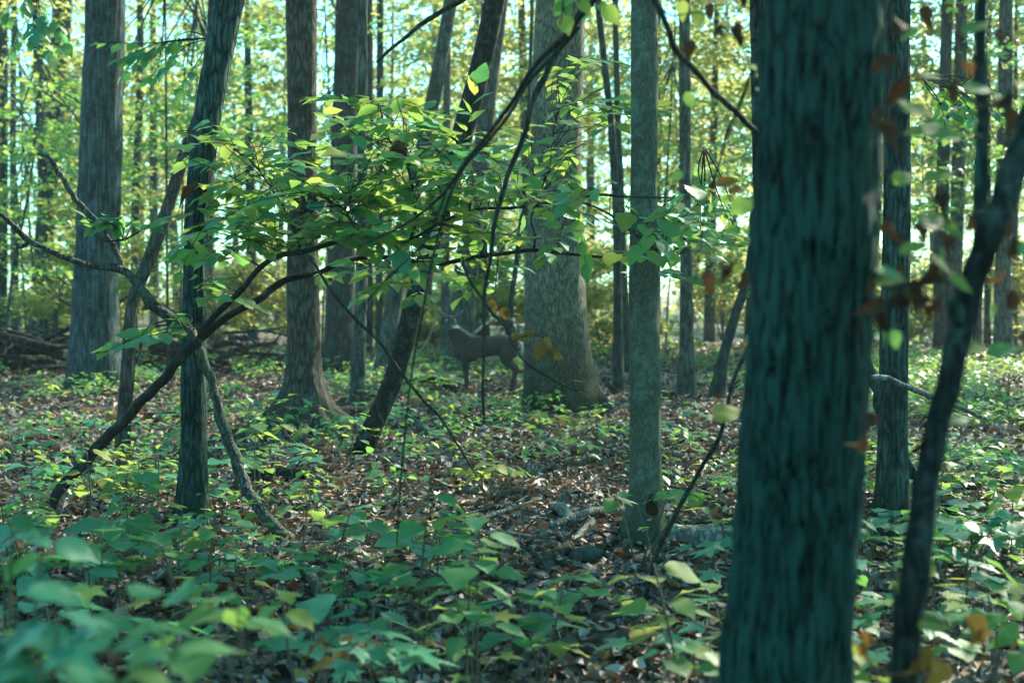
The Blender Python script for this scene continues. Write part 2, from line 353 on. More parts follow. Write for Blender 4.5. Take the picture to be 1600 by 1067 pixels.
# ------------------------------------------------------------------ ground
def ground_mat():
    m, n, l = new_mat('forest_floor')
    tc = n.new('ShaderNodeTexCoord')
    vo = N(n, 'ShaderNodeTexVoronoi'); vo.inputs['Scale'].default_value = 15; vo.inputs['Randomness'].default_value = 1; l.new(tc.outputs['Object'], vo.inputs['Vector'])
    sep = n.new('ShaderNodeSeparateColor'); l.new(vo.outputs['Color'], sep.inputs[0])
    cr = ramp(n, [(0, (.03, .022, .016)), (.5, (.07, .048, .034)), (.8, (.13, .10, .078)), (1, (.22, .16, .12))]); l.new(sep.outputs[0], cr.inputs[0])
    nz = n.new('ShaderNodeTexNoise'); nz.inputs['Scale'].default_value = .8; nz.inputs['Detail'].default_value = 6; l.new(tc.outputs['Object'], nz.inputs['Vector'])
    nr = ramp(n, [(.35, (.55, .55, .55)), (.65, (1.1, 1.1, 1.1))]); l.new(nz.outputs[0], nr.inputs[0])
    mx = N(n, 'ShaderNodeMix', data_type='RGBA', blend_type='MULTIPLY'); mx.inputs[0].default_value = 1; l.new(cr.outputs[0], mx.inputs[6]); l.new(nr.outputs[0], mx.inputs[7])
    pr = n.new('ShaderNodeBsdfPrincipled'); pr.inputs['Roughness'].default_value = .85; l.new(mx.outputs[2], pr.inputs['Base Color'])
    bp = n.new('ShaderNodeBump'); bp.inputs['Strength'].default_value = .8; bp.inputs['Distance'].default_value = .03; l.new(vo.outputs['Distance'], bp.inputs['Height']); l.new(bp.outputs[0], pr.inputs['Normal'])
    out = n.new('ShaderNodeOutputMaterial'); l.new(pr.outputs[0], out.inputs[0]); return m
gx = np.concatenate([np.linspace(-220, -26, 14), np.linspace(-25, 25, 140), np.linspace(26, 220, 14)])
gy = np.concatenate([np.linspace(-60, -4, 8), np.linspace(-3, 45, 150), np.linspace(47, 420, 26)])
X, Y = np.meshgrid(gx, gy); Z = gz(X, Y); nx, ny = len(gx), len(gy)
i = np.arange(ny - 1)[:, None] * nx; j = np.arange(nx - 1)[None, :]
q = np.stack([i + j, i + j + 1, i + j + 1 + nx, i + j + nx], -1).reshape(-1, 4)
ground = link('forest_floor', mesh('forest_floor', (np.stack([X, Y, Z], -1).reshape(-1, 3), q, np.zeros((0, 3), int)), ground_mat()), kind='structure')

# ------------------------------------------------------------------ trees
def crown_points(c, rad, n, clumps, rs, flat=.5, cl=.33):
    """Leaf centres in clumps spread through an ellipsoid, denser to its outside, with gaps."""
    k = unit(rs.normal(0, 1, (clumps, 3))) * (rs.random((clumps, 1)) ** .45) * rad + c
    cs = rs.uniform(.55, 1.25, clumps) * np.mean(rad) * cl
    w = cs ** 2; idx = rs.choice(clumps, n, p=w / w.sum())
    off = rs.normal(0, 1, (n, 3)) * .55 * cs[idx][:, None] * [1.15, 1.15, flat]
    return k[idx] + off, k
TREES = {}
def tree(label, pts, mat, cat='tree', name='tree', group=None, crown=None, nseg=24, nring=60, rough=.008, freq=14, stretch=.22, flare=(.5, .25), roots=5,
         seed=0, limbs=0, leaf=.2, leaf_m=None, wob=0.0, cl_=.33, flat_=.5, extra_limbs=()):
    """pts rows: x y z r in world space, first at the ground. crown = (centre, radii, leaves, clumps)."""
    pts = np.array(pts, float); base = pts[0, :3].copy()
    root = link(name, None, loc=base, label=label, cat=cat, group=group)
    loc = pts.copy(); loc[:, :3] -= base
    d = unit(loc[1, :3] - loc[0, :3]); loc = np.vstack([np.append(-d * .25, loc[0, 3] * 1.0), loc])
    link('trunk', mesh('trunk', tube(loc, nring, nseg, wob, rough, freq, stretch, flare, roots, seed), mat), root)
    for ep in extra_limbs:
        e = np.array(ep, float); e[:, :3] -= base
        link('branch', mesh('branch', tube(e, max(14, nring // 3), 10, .25, rough * .5, freq * 1.5, .3, None, 0, seed + 1), mat), root)
    if crown:
        rs = np.random.default_rng(int(seed * 17) + 5)
        c, rad, n, k = crown
        lp, cl = crown_points(np.array(c) - base, np.array(rad), n, k, rs, flat_, cl_)
        g, t = leaf_cloud(lp, rs.uniform(.7, 1.3, n) * leaf, tint=np.clip(rs.random(n) * .7 + .3 * rs.random(k)[rs.integers(0, k, n)], 0, 1))
        link('crown', mesh('crown', g, leaf_m or M_CANOPY, False, t), root)
        top = loc[-1]
        for b in range(limbs):
            tgt = cl[b % len(cl)]
            s = rs.uniform(.84, .98); a = loc[1:, :3]; seg = s * (len(a) - 1); i0 = min(int(seg), len(a) - 2); st = a[i0] + (a[i0 + 1] - a[i0]) * (seg - i0)
            r0 = max(.02, .35 * np.interp(seg, np.arange(len(a)), loc[1:, 3]))
            mid = (st + tgt) / 2 + rs.normal(0, .12, 3) * np.linalg.norm(tgt - st)
            link('branch', mesh('branch', tube([[*st, r0], [*mid, r0 * .6], [*tgt, r0 * .2]], 12, 7, .3), mat), root)
    TREES[label] = root
    return root
def trunk(track, d, top_z, lean_d=0.0, base=None, grow=1.0):
    """track: (px, py, width px) from the base upward, all d metres ahead (lean_d: depth change at the top). Extends to top_z."""
    rows = []
    n = len(track)
    for k, (px, py, w) in enumerate(track):
        dd = d + lean_d * k / max(n - 1, 1); p = P(px, py, dd); rows.append([*p, w / F * dd / 2])
    rows[0][2] = float(gz(rows[0][0], rows[0][1]))
    a, b = np.array(rows[-2]), np.array(rows[-1]); dirn = unit((b - a)[:3]); dirn = unit(dirn + [0, 0, 1.2])
    last = b.copy(); h = top_z - b[2]
    for f, rf in ((.35, .86), (.7, .62), (1, .3)):
        rows.append([*(last[:3] + dirn * h * f), b[3] * rf])
    return rows
def crown_over(rows, rad, n, k, dz=-.15):
    t = np.array(rows[-2][:3]); return (t + [0, 0, dz * rad[2]], rad, int(n * .5), k)

# -- the nearer trunks, each read off the photograph
r = trunk([(1226, 1382, 188), (1224, 1067, 192), (1246, 800, 186), (1262, 560, 190), (1274, 300, 190), (1283, 0, 184)], 3.6, 13)
tree('thick dark furrowed trunk, the closest tree, standing out of focus', r, B_NEAR, nseg=150, nring=620, rough=.022, freq=27, stretch=.3, flare=(.35, .3), roots=4, seed=1, wob=0,
     crown=crown_over(r, (3.0, 3.0, 2.6), 1000, 22), limbs=7, leaf=.18)
r = trunk([(875, 655, 100), (872, 560, 98), (868, 450, 92), (869, 300, 81), (872, 100, 79), (875, 0, 76)], 17.4, 19)
tree('massive oak with cracked grey bark and dark mossy foot, beside the deer', r, B_OAK, nseg=96, nring=300, rough=.012, freq=30, stretch=.2, flare=(.5, .35), roots=6, seed=2,
     crown=crown_over(r, (5.5, 5.0, 4.5), 5200, 40), limbs=9, leaf=.22)
r = trunk([(147, 605, 80), (149, 500, 72), (155, 300, 66), (160, 150, 62), (165, 0, 61)], 22.6, 21)
tree('big shaggy-barked grey trunk with pale vertical strips, in front of the brush pile', r, B_SHAG, nseg=80, nring=220, rough=.02, freq=12, stretch=.08, flare=(.3, .4), roots=5, seed=3,
     crown=crown_over(r, (5.0, 5.0, 4.5), 4400, 36), limbs=8, leaf=.22)
r = trunk([(474, 674, 70), (475, 600, 56), (473, 450, 50), (473, 300, 47), (472, 150, 46), (471, 0, 48)], 15.6, 17)
tree('straight brown tree with wide flaring roots at its foot', r, B_FLARE, nseg=72, nring=240, rough=.008, freq=18, stretch=.2, flare=(1.7, .24), roots=7, seed=4,
     crown=crown_over(r, (4.2, 4.2, 3.8), 3600, 30), limbs=8, leaf=.2)
r = trunk([(302, 806, 44), (303, 700, 39), (303, 560, 38), (305, 430, 36), (308, 330, 38), (316, 250, 40), (328, 160, 41), (344, 70, 43), (358, 0, 45)], 9.4, 12.5)
tree('dark slender trunk that bends to one side above the dead limb propped on it', r, B_FURROW, nseg=56, nring=320, rough=.008, freq=34, stretch=.16, flare=(.5, .2), roots=5, seed=5,
     crown=crown_over(r, (3.2, 3.2, 2.8), 2600, 24), limbs=7, leaf=.18)
r = trunk([(563, 718, 32), (590, 650, 30), (612, 600, 30), (640, 500, 31), (662, 420, 32), (685, 340, 32), (706, 270, 34), (728, 190, 33), (752, 100, 31), (774, 0, 31)], 12.8, 13)
tree('blackish leaning trunk flecked with pale lichen, next to the deer', r, B_DARK, nseg=48, nring=240, rough=.007, freq=30, stretch=.2, flare=(.2, .2), roots=3, seed=6,
     crown=crown_over(r, (3.4, 3.4, 3.0), 2600, 24), limbs=7, leaf=.2)
r = trunk([(1008, 856, 66), (1008, 800, 52), (1009, 720, 47), (1008, 600, 46), (1006, 450, 44), (1006, 300, 42), (1007, 150, 41), (1006, 0, 38)], 8.6, 12)
t6 = tree('slim pale grey-green trunk with a brown rotten hollow at its foot', r, B_SMOOTH, nseg=64, nring=320, rough=.005, freq=44, stretch=.35, flare=(.75, .16), roots=5, seed=7,
     crown=crown_over(r, (3.0, 3.0, 2.6), 2400, 24), limbs=7, leaf=.18)
r = trunk([(1392, 828, 56), (1394, 760, 50), (1396, 600, 46), (1399, 450, 44), (1402, 300, 42), (1400, 100, 40), (1401, 0, 41)], 9.0, 12)
tree('slim ridged trunk just behind the slanting blurred sapling', r, B_FURROW, nseg=56, nring=300, rough=.008, freq=36, stretch=.16, flare=(.4, .2), roots=5, seed=8,
     crown=crown_over(r, (3.0, 3.0, 2.6), 2400, 24), limbs=7, leaf=.18)
r = trunk([(1222, 890, 28), (1210, 640, 27), (1191, 330, 25), (1186, 150, 24), (1183, 0, 23)], 7.6, 9)
tree('thin black trunk half hidden behind the thick foreground trunk', r, B_DARK, nseg=32, nring=120, rough=.005, freq=34, flare=(.2, .2), roots=3, seed=9, crown=crown_over(r, (2, 2, 1.8), 900, 12), limbs=4, leaf=.18)

# -- trees of the middle distance: (label, track, distance, top, bark)
MIDG = 'slimmer trees in the middle distance'
MID = [
 ('curved pale trunk leaning away behind the dark bending trunk', [(190, 705, 24), (201, 560, 21), (206, 480, 20), (228, 417, 21), (250, 360, 21), (290, 235, 17), (322, 140, 14), (332, 0, 13)], 13.8, 11, B_FLARE),
 ('dark swollen tree with a crooked trunk at the end of the brush pile', [(60, 535, 34), (66, 430, 31), (74, 320, 29), (80, 220, 35), (88, 130, 28), (96, 30, 30)], 42, 17, B_FARDARK),
 ('thin dark pole at the outer edge of the wood, by the brush pile', [(4, 520, 14), (5, 300, 14), (5, 0, 13)], 40, 15, B_FARDARK),
 ('slim wavy pole beside the crooked swollen tree', [(24, 515, 12), (22, 350, 12), (20, 200, 9), (22, 30, 9)], 44, 15, B_FAR),
 ('slender grey pole seen just past the shaggy trunk', [(208, 520, 13), (212, 300, 12), (218, 150, 12), (219, 0, 10)], 38, 15, B_FAR),
 ('stout blue-grey trunk behind the tree with flared roots', [(530, 578, 50), (532, 450, 45), (536, 300, 42), (540, 150, 40), (544, 0, 38)], 27.5, 19, B_FARDARK),
 ('pale upright pole in front of the stout blue-grey trunk', [(556, 636, 24), (562, 520, 20), (566, 400, 18), (566, 200, 15), (567, 0, 14)], 19, 14, B_FAR),
 ('thin dark stem close behind the stout blue-grey trunk', [(574, 560, 16), (575, 300, 16), (575, 0, 15)], 34, 16, B_FARDARK),
 ('narrow stem standing clear against the bright gap of sky', [(592, 555, 11), (593, 300, 11), (594, 0, 10)], 36, 16, B_FARDARK),
 ('smooth leaning grey tree with a dark knot, rising above the leafy spray', [(598, 600, 34), (612, 500, 27), (622, 430, 24), (650, 280, 22), (678, 150, 22), (704, 0, 20)], 23.5, 15, B_FAR),
 ('bluish trunk directly behind the head of the deer', [(718, 580, 46), (722, 500, 40), (728, 424, 38), (746, 300, 30), (764, 140, 26), (783, 0, 22)], 28, 18, B_FAR),
 ('narrow upright pole beside the ears of the deer', [(696, 575, 18), (697, 500, 15), (696, 400, 14), (698, 200, 12)], 31, 13, B_FAR),
 ('straight shadowy pole above the back of the deer', [(756, 560, 20), (754, 450, 19), (753, 300, 17), (757, 100, 14)], 34, 15, B_FARDARK),
 ('spindly tilted stem between the deer and the oak', [(790, 545, 10), (800, 460, 9), (808, 400, 8), (822, 250, 7), (830, 60, 6)], 30, 12, B_FARDARK),
 ('slender pole nearest to the pale hollow trunk', [(966, 612, 17), (965, 500, 14), (964, 350, 13), (955, 200, 11), (938, 40, 10), (934, 0, 10)], 21.5, 13, B_FARDARK),
 ('black twin stem slanting behind the pole by the hollow trunk', [(984, 575, 14), (976, 480, 13), (972, 360, 12), (966, 200, 10), (962, 40, 9)], 27, 13, B_FARDARK),
 ('straight grey-brown tree standing free behind the hollow trunk', [(1072, 620, 28), (1073, 520, 22), (1071, 350, 19), (1070, 150, 18), (1070, 0, 17)], 20.6, 15, B_FAR),
 ('slanting brown stem beside the thick foreground trunk', [(1120, 622, 19), (1130, 560, 16), (1150, 490, 15), (1166, 440, 14), (1176, 380, 12), (1190, 250, 10), (1215, 60, 8)], 20, 11, B_FARDARK),
 ('thin pole behind the blurred sapling at the fork', [(1472, 530, 24), (1470, 440, 23), (1474, 250, 19), (1480, 0, 17)], 34, 15, B_FARDARK),
 ('grey trunk with a sunlit edge beyond the fork of the sapling', [(1568, 535, 28), (1567, 430, 25), (1570, 280, 24), (1572, 0, 20)], 31, 16, B_FAR),
 ('slim dark companion of the sunlit grey trunk', [(1543, 528, 11), (1543, 400, 11), (1542, 200, 10), (1546, 0, 8)], 38, 14, B_FARDARK),
 ('thin high pole beyond the upright stem of the sapling', [(1558, 520, 9), (1560, 300, 9), (1564, 120, 11), (1569, 0, 10)], 42, 16, B_FARDARK),
]
for k, (lab, tr, d, top, bm) in enumerate(MID):
    r = trunk(tr, d, top)
    rad = 2.2 + (k * 37 % 10) * .12
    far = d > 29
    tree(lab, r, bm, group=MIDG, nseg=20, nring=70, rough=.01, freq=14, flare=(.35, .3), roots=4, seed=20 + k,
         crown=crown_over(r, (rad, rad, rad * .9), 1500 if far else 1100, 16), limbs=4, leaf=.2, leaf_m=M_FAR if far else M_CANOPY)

# -- unseen neighbours whose crowns close the canopy and shade this part of the wood
NB = [(9.5, 8, 12), (13, 16, 15), (11.5, 25, 14), (17, 22, 17), (18, 32, 18), (10.5, 34, 15), (6.5, 14.5, 13), (14, 9, 14), (21, 14, 17), (24, 27, 19), (15, 41, 17), (13, 2.5, 12)]
for k, (x, y, h) in enumerate(NB):
    z0 = float(gz(x, y))
    rows = [[x, y, z0, .2], [x + .1, y, 3, .17], [x + .2, y + .1, h * .6, .13], [x + .15, y, h * .85, .09], [x, y, h, .03]]
    tree(['tall', 'broad', 'young', 'old', 'stout', 'straight', 'low-crowned', 'wide', 'spreading', 'lofty', 'distant', 'nearest'][k] + ' neighbouring tree outside the view on the sunny side',
         rows, B_FAR, group='neighbouring trees outside the view', nseg=16, nring=40, crown=((x, y, h * .72), (3.6, 3.6, h * .3), 1900, 30), limbs=6, leaf=.24, seed=60 + k)

# ------------------------------------------------------------------ far wood: trees and bushes in sunlight
ORD = 'first second third fourth fifth sixth seventh eighth ninth tenth eleventh twelfth thirteenth fourteenth fifteenth sixteenth'.split()
MARKS = [(-400, 'the outer edge of the picture'), (150, 'the shaggy trunk'), (303, 'the dark bending trunk'), (473, 'the flared-root tree'), (720, 'the deer'), (870, 'the oak'), (1007, 'the hollow trunk'), (1262, 'the thick foreground trunk'), (1500, 'the blurred sapling'), (2200, 'the far edge of the picture')]
def between(px):
    for (a, na), (b, nb) in zip(MARKS, MARKS[1:]):
        if a <= px < b:
            if a < 0: return 'before ' + nb
            if b > 2000: return 'past ' + na
            return f'between {na} and {nb}'
    return 'outside the view'
def ordinal_labels(items, head):
    """items: list of (px, payload); returns labels numbered from the left inside each gap between landmarks."""
    out = {}; count = {}
    for px, i in sorted(items):
        b = between(px); count[b] = count.get(b, 0) + 1
        out[i] = f'{head}, {ORD[min(count[b] - 1, 15)]} from the left {b}'
    return out
far_t = []
rs = np.random.default_rng(21)
for k in range(44):
    d = 36 + 50 * ((k * .618) % 1) ** 1.1; px = -140 + 1880 * ((k * .7548 + .11) % 1) + rs.uniform(-20, 20)
    far_t.append((px, d, rs.uniform(11, 18), rs.uniform(.09, .22)))
fl = ordinal_labels([(t[0], k) for k, t in enumerate(far_t)], 'distant tree')
for k, (px, d, h, rr) in enumerate(far_t):
    p = P(px, 456, d); x, y = p[0], d; z0 = float(gz(x, y)); lx = rs.normal(0, .5); rr = rr * d / 50
    rows = [[x, y, z0, rr * 1.1], [x + lx * .2, y, 3, rr], [x + lx * .6, y, h * .6, rr * .7], [x + lx, y, h, rr * .2]]
    lo = rs.uniform(2.2, 5.5); cz = (h + 1 + lo) / 2
    tree(fl[k], rows, B_FAR if k % 3 else B_FARDARK, group='sunlit trees of the far wood', nseg=10, nring=24, rough=0, seed=100 + k, flare=(.3, .3), roots=3,
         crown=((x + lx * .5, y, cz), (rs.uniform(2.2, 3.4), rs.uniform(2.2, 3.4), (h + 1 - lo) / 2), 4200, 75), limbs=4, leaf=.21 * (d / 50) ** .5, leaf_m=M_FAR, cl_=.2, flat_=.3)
young = []
for k in range(23):
    d = 24 + 17 * ((k * .618 + .15) % 1); px = -60 + 1720 * ((k * .5698 + .07) % 1)
    if 560 < px < 1040: d += 9
    if 60 < px < 240: d += 12
    young.append((px, d, rs.uniform(4.5, 10)))
yl = ordinal_labels([(t[0], k) for k, t in enumerate(young)], 'leafy young tree')
for k, (px, d, h) in enumerate(young):
    p = P(px, 456, d); x, y = p[0], d; z0 = float(gz(x, y)); lx = rs.normal(0, .5); rr = rs.uniform(.02, .045)
    rows = [[x, y, z0, rr * 1.1], [x + lx * .2, y, 1.5, rr], [x + lx * .7, y, h * .6, rr * .7], [x + lx, y, h, rr * .25]]
    lo = rs.uniform(1.0, 3.2)
    tree(yl[k], rows, B_FARDARK if k % 3 else B_FAR, group='young trees in the shade', nseg=8, nring=24, rough=0, seed=300 + k, flare=(.3, .2), roots=0,
         crown=((x + lx * .5, y, (h + lo) / 2), (rs.uniform(1.6, 2.6), 1.8, (h - lo) / 2), 1100, 30), limbs=9, leaf=.15, leaf_m=M_CANOPY, cl_=.22, flat_=.18)
bush = []
for k in range(54):
    d = 30 + 48 * ((k * .618 + .3) % 1); px = -100 + 1800 * ((k * .5698 + .31) % 1)
    bush.append((px, d, rs.uniform(1.2, 4.6)))
bl = ordinal_labels([(t[0], k) for k, t in enumerate(bush)], 'far bush')
for k, (px, d, h) in enumerate(bush):
    p = P(px, 456, d); x, y = p[0], d; z0 = float(gz(x, y))
    root = link('bush', None, loc=(x, y, z0), label=bl[k], cat='bush', group='bushes under the far trees')
    n = 1900
    lp, cl = crown_points(np.array([0, 0, h * .55]), np.array([rs.uniform(1, 2.2), 1.3, h * .5]), n, 14, rs)
    lp[:, 2] = np.abs(lp[:, 2])
    g, t = leaf_cloud(lp, rs.uniform(.6, 1.3, n) * .19 * (d / 45) ** .5)
    link('foliage', mesh('foliage', g, M_FAR, False, t), root)
    link('stem', mesh('stem', join([tube([[0, 0, -.1, .03], [*(c * [.3, .3, .5]), .02], [*c, .008]], 6, 5) for c in cl[:5]]), B_FAR), root)
# the mass of woods behind everything
n = 30000
wx = rs.uniform(-48, 48, n); wy = rs.uniform(84, 118, n); wzz = 15 * rs.random(n) ** 1.1
kk = vnoise(np.stack([wx * .25, wy * .25, wzz * .35], 1)) > .40
wp = np.stack([wx, wy, wzz], 1)[kk]
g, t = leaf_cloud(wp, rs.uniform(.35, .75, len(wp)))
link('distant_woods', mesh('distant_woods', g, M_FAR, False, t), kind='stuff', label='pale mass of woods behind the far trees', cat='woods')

# ------------------------------------------------------------------ tube things (limbs, vines, logs)
def px_path(rows, base=None):
    """rows: (px, py, d, width px) -> world x y z r."""
    return [[*P(px, py, d), w / F * d / 2] for px, py, d, w in rows]
def limb(name, label, cat, rows, mat, part='limb', world=False, nseg=12, nring=60, rough=.004, freq=40, wob=.35, sub=(), group=None, seed=0, stretch=.3):
    rows = np.array(rows if world else px_path(rows), float); base = rows[0, :3].copy()
    root = link(name, None, loc=base, label=label, cat=cat, group=group)
    rows[:, :3] -= base
    link(part, mesh(part, tube(rows, nring, nseg, wob, rough, freq, stretch, seed=seed), mat), root)
    for k, sr in enumerate(sub):
        sr = np.array(sr if world else px_path(sr), float); sr[:, :3] -= base
        link('side_branch', mesh('side_branch', tube(sr, max(12, nring // 2), max(6, nseg - 4), wob, rough, freq, stretch, seed=seed + k + 1), mat), root)
    return root, base
limb('dead_limb', 'crooked mossy dead limb propped across the dark bending trunk', 'dead limb',
     [(452, 846, 8.7, 26), (436, 830, 8.72, 20), (404, 795, 8.8, 17), (384, 755, 8.9, 17), (362, 705, 9.0, 18), (345, 650, 9.05, 17), (330, 600, 9.1, 14), (318, 560, 9.12, 16), (296, 522, 9.15, 19), (268, 498, 9.15, 18), (236, 472, 9.1, 17), (210, 440, 9.1, 12), (190, 421, 9.1, 13), (150, 416, 9.0, 10), (110, 406, 8.9, 9), (60, 383, 8.8, 8), (44, 375, 8.8, 9), (18, 350, 8.7, 8), (-20, 320, 8.6, 6)],
     B_LIMB, nseg=14, nring=170, rough=.006, wob=.25, seed=4,
     sub=[[(192, 424, 9.1, 10), (182, 395, 9.1, 9), (168, 370, 9.15, 9), (140, 335, 9.2, 9), (112, 303, 9.2, 8), (92, 270, 9.2, 8), (76, 246, 9.2, 7), (58, 240, 9.2, 5)], [(46, 376, 8.8, 7), (36, 385, 8.8, 6), (26, 388, 8.8, 3)], [(238, 474, 9.1, 10), (226, 482, 9.05, 6)]])
limb('dead_limb', 'dark curving dead limb leaning behind the slim ridged trunk', 'dead limb',
     [(1522, 816, 9.35, 12), (1482, 794, 9.4, 14), (1450, 765, 9.4, 16), (1424, 735, 9.4, 16), (1405, 700, 9.4, 17), (1386, 655, 9.5, 18), (1366, 605, 9.5, 17), (1345, 548, 9.5, 16), (1330, 500, 9.6, 13)], B_FURROW, nseg=14, nring=80, seed=5)
limb('fallen_branch', 'thin bare grey branch slanting down across the slim ridged trunk', 'branch',
     [(1340, 592, 8.6, 8), (1380, 590, 8.6, 9), (1410, 602, 8.7, 9), (1450, 616, 8.8, 9), (1480, 628, 8.9, 8), (1510, 642, 9.0, 7), (1545, 656, 9.1, 5)], B_GREY, nseg=8, nring=40, seed=6)
# hanging stems in front
VG = 'bare stems hanging through the view'
limb('hanging_branch', 'long double bough sweeping from the top down across the leaves', 'branch',
     [(1010, -80, 5.2, 11.2), (935, -8, 5.2, 9.6), (888, 52, 5.3, 8.8), (840, 98, 5.4, 8.8), (800, 158, 5.5, 7.2), (770, 202, 5.6, 7.2), (735, 245, 5.7, 6.4), (706, 285, 5.8, 5.6), (672, 322, 5.9, 4.8), (630, 352, 6, 4.0), (590, 372, 6.1, 3.2), (560, 385, 6.2, 2.4)], B_TWIG, nseg=10, nring=70, rough=.002,
     sub=[[(905, 42, 5.3, 6.4), (868, 85, 5.35, 6.4), (832, 120, 5.4, 5.6), (795, 180, 5.5, 5.6), (762, 222, 5.6, 4.8), (722, 268, 5.7, 4.8), (702, 310, 5.75, 4.8), (690, 350, 5.8, 4.0), (672, 420, 5.8, 4.0), (662, 480, 5.8, 4.0), (650, 540, 5.8, 3.2), (640, 600, 5.8, 3.2), (632, 680, 5.8, 3.2), (626, 760, 5.8, 3.2), (620, 850, 5.8, 2.4)],
          [(700, 292, 5.8, 3.2), (668, 372, 5.9, 3.2), (640, 402, 6, 2.4), (600, 440, 6.1, 2.4), (560, 490, 6.2, 1.6)]], group=VG, seed=7)
limb('hanging_branch', 'slender dark branch hanging straight down past the flank of the deer', 'branch',
     [(925, -10, 5.9, 10), (884, 60, 6.0, 10), (858, 110, 6.0, 10), (835, 150, 6.0, 9), (822, 200, 6.0, 8), (806, 240, 6.0, 8), (790, 290, 6.0, 8), (776, 340, 6.0, 7), (768, 390, 6, 7), (758, 440, 6, 6), (756, 500, 6, 6), (757, 560, 6, 5), (754, 620, 6, 5), (757, 660, 6, 3)], B_TWIG, nseg=10, nring=70, rough=.002, group=VG, seed=8)
root_v, base_v = limb('hanging_branch', 'thin trailing twig with hanging orange-brown leaves in front of the oak', 'branch',
     [(722, 400, 7.0, 3), (728, 424, 7.0, 5), (748, 458, 7.0, 5), (770, 490, 7.0, 5), (790, 512, 7.0, 5), (803, 540, 7.0, 4), (826, 570, 7.0, 4), (848, 584, 7.0, 4), (875, 600, 7.0, 3), (905, 612, 7.0, 3)], B_TWIG, nseg=7, nring=50, rough=.001, group=VG, seed=9,
     sub=[[(800, 535, 7.0, 3), (815, 527, 7, 2), (835, 523, 7, 2), (850, 527, 7, 2)]])
for px, py, s, a in ((765, 472, .072, -70), (772, 478, .06, -100), (787, 484, .075, -85), (790, 490, .05, -60), (811, 512, .05, 80), (806, 525, .06, -95), (808, 534, .07, 5), (836, 528, .06, 170), (843, 535, .10, -85), (850, 532, .07, -60), (853, 548, .075, -50), (862, 552, .05, -110), (840, 552, .06, -100), (864, 560, .06, -20), (872, 556, .04, 60), (861, 522, .03, -80)):
    a = R(a); put_leaf(LM['oval', 'leaf_dry_orange'], root_v, P(px, py - 6, 7.0) - base_v, (math.cos(a), rng.uniform(-.4, .4), math.sin(a)), (rng.normal(0, .5), -1, .3), s)
limb('hanging_branch', 'long thin twig drooping from the leafy spray to the fallen branch', 'branch',
     [(490, 410, 8.0, 4), (530, 471, 8.0, 5), (556, 500, 8, 5), (584, 526, 8, 5), (612, 560, 8, 5), (641, 600, 8, 5), (664, 628, 8, 4), (682, 645, 8, 4), (700, 672, 8, 3), (722, 706, 8, 3), (745, 745, 8, 2)], B_TWIG, nseg=7, nring=50, rough=.001, group=VG, seed=10,
     sub=[[(568, 470, 8, 2), (575, 500, 8, 3), (584, 526, 8, 3)]])
limb('hanging_branch', 'dark branch slanting across the top toward the gap of sky', 'branch',
     [(760, -40, 9, 9), (722, 0, 9, 8), (690, 18, 9, 8), (660, 38, 9, 7), (630, 62, 9, 6), (605, 82, 9, 5), (588, 98, 9, 3)], B_TWIG, nseg=8, nring=36, group=VG, seed=11)
rb, bb = limb('hanging_branch', 'dark branch with shrivelled leaves reaching behind the thick foreground trunk', 'branch',
     [(985, -70, 4.6, 11), (1022, 0, 4.7, 11), (1042, 45, 4.7, 10), (1060, 80, 4.8, 10), (1088, 112, 4.8, 9), (1120, 150, 4.9, 9), (1152, 180, 4.9, 9), (1190, 212, 5.0, 9), (1240, 250, 5.1, 8)], B_TWIG, nseg=10, nring=50, rough=.002, group=VG, seed=12,
     sub=[[(1030, 10, 4.7, 4), (1050, 25, 4.6, 3), (1100, 22, 4.5, 2), (1140, 50, 4.5, 2)]])
for px, py, s, k, a in ((1107, 10, .055, 'b', -80), (1147, 45, .075, 'b', -75), (1150, 62, .045, 'b', -60), (1080, 68, .06, 'b', -95), (1112, 62, .06, 'b', 10), (1160, -5, .05, 'b', -80), (1068, 5, .07, 'g', -95), (1085, 20, .07, 'g', -70), (1070, 150, .06, 'g', -60)):
    a = R(a); put_leaf(LM['curled' if k == 'b' else 'oval', 'leaf_withered' if k == 'b' else 'leaf_yellow_green'], rb, P(px, py - 8, 4.6) - bb, (math.cos(a), rng.uniform(-.4, .4), math.sin(a)), (rng.normal(0, .4), -1, .5), s * 1.1)
rb, bb = limb('hanging_branch', 'thin twig with a few pale green leaves beside the thick foreground trunk', 'branch',
     [(1190, 70, 4.4, 5), (1172, 118, 4.4, 6), (1155, 165, 4.4, 5), (1140, 200, 4.4, 5), (1128, 245, 4.4, 5), (1112, 290, 4.4, 4), (1098, 345, 4.4, 4), (1092, 400, 4.4, 3), (1087, 440, 4.4, 2)], B_TWIG, nseg=7, nring=36, rough=.001, group=VG, seed=13)
for px, py, s, k, a in ((1190, 100, .055, 'y', -80), (1170, 106, .05, 'y', 0), (1180, 143, .05, 'y', 10), (1115, 290, .07, 'o', 15), (1140, 298, .05, 'o', 10), (1140, 335, .09, 'y', 38), (1070, 270, .05, 'g', 200), (1110, 420, .07, 'b', -100), (1125, 412, .06, 'b', -80), (1140, 408, .06, 'b', -60), (1130, 425, .06, 'y', 20), (1160, 420, .07, 'b', -90), (1112, 655, .1, 'y', 25)):
    a = R(a); sh = {'y': ('oval', 'leaf_yellow_green'), 'o': ('oval', 'leaf_dry_orange'), 'g': ('oval', 'leaf_mid_green'), 'b': ('curled', 'leaf_withered')}[k]
    put_leaf(LM[sh], rb, P(px, py, 4.35) - bb, (math.cos(a), rng.uniform(-.3, .5), math.sin(a)), (rng.normal(0, .3), -1, .9), s * 1.15)
g_ = GP(1000, 960)
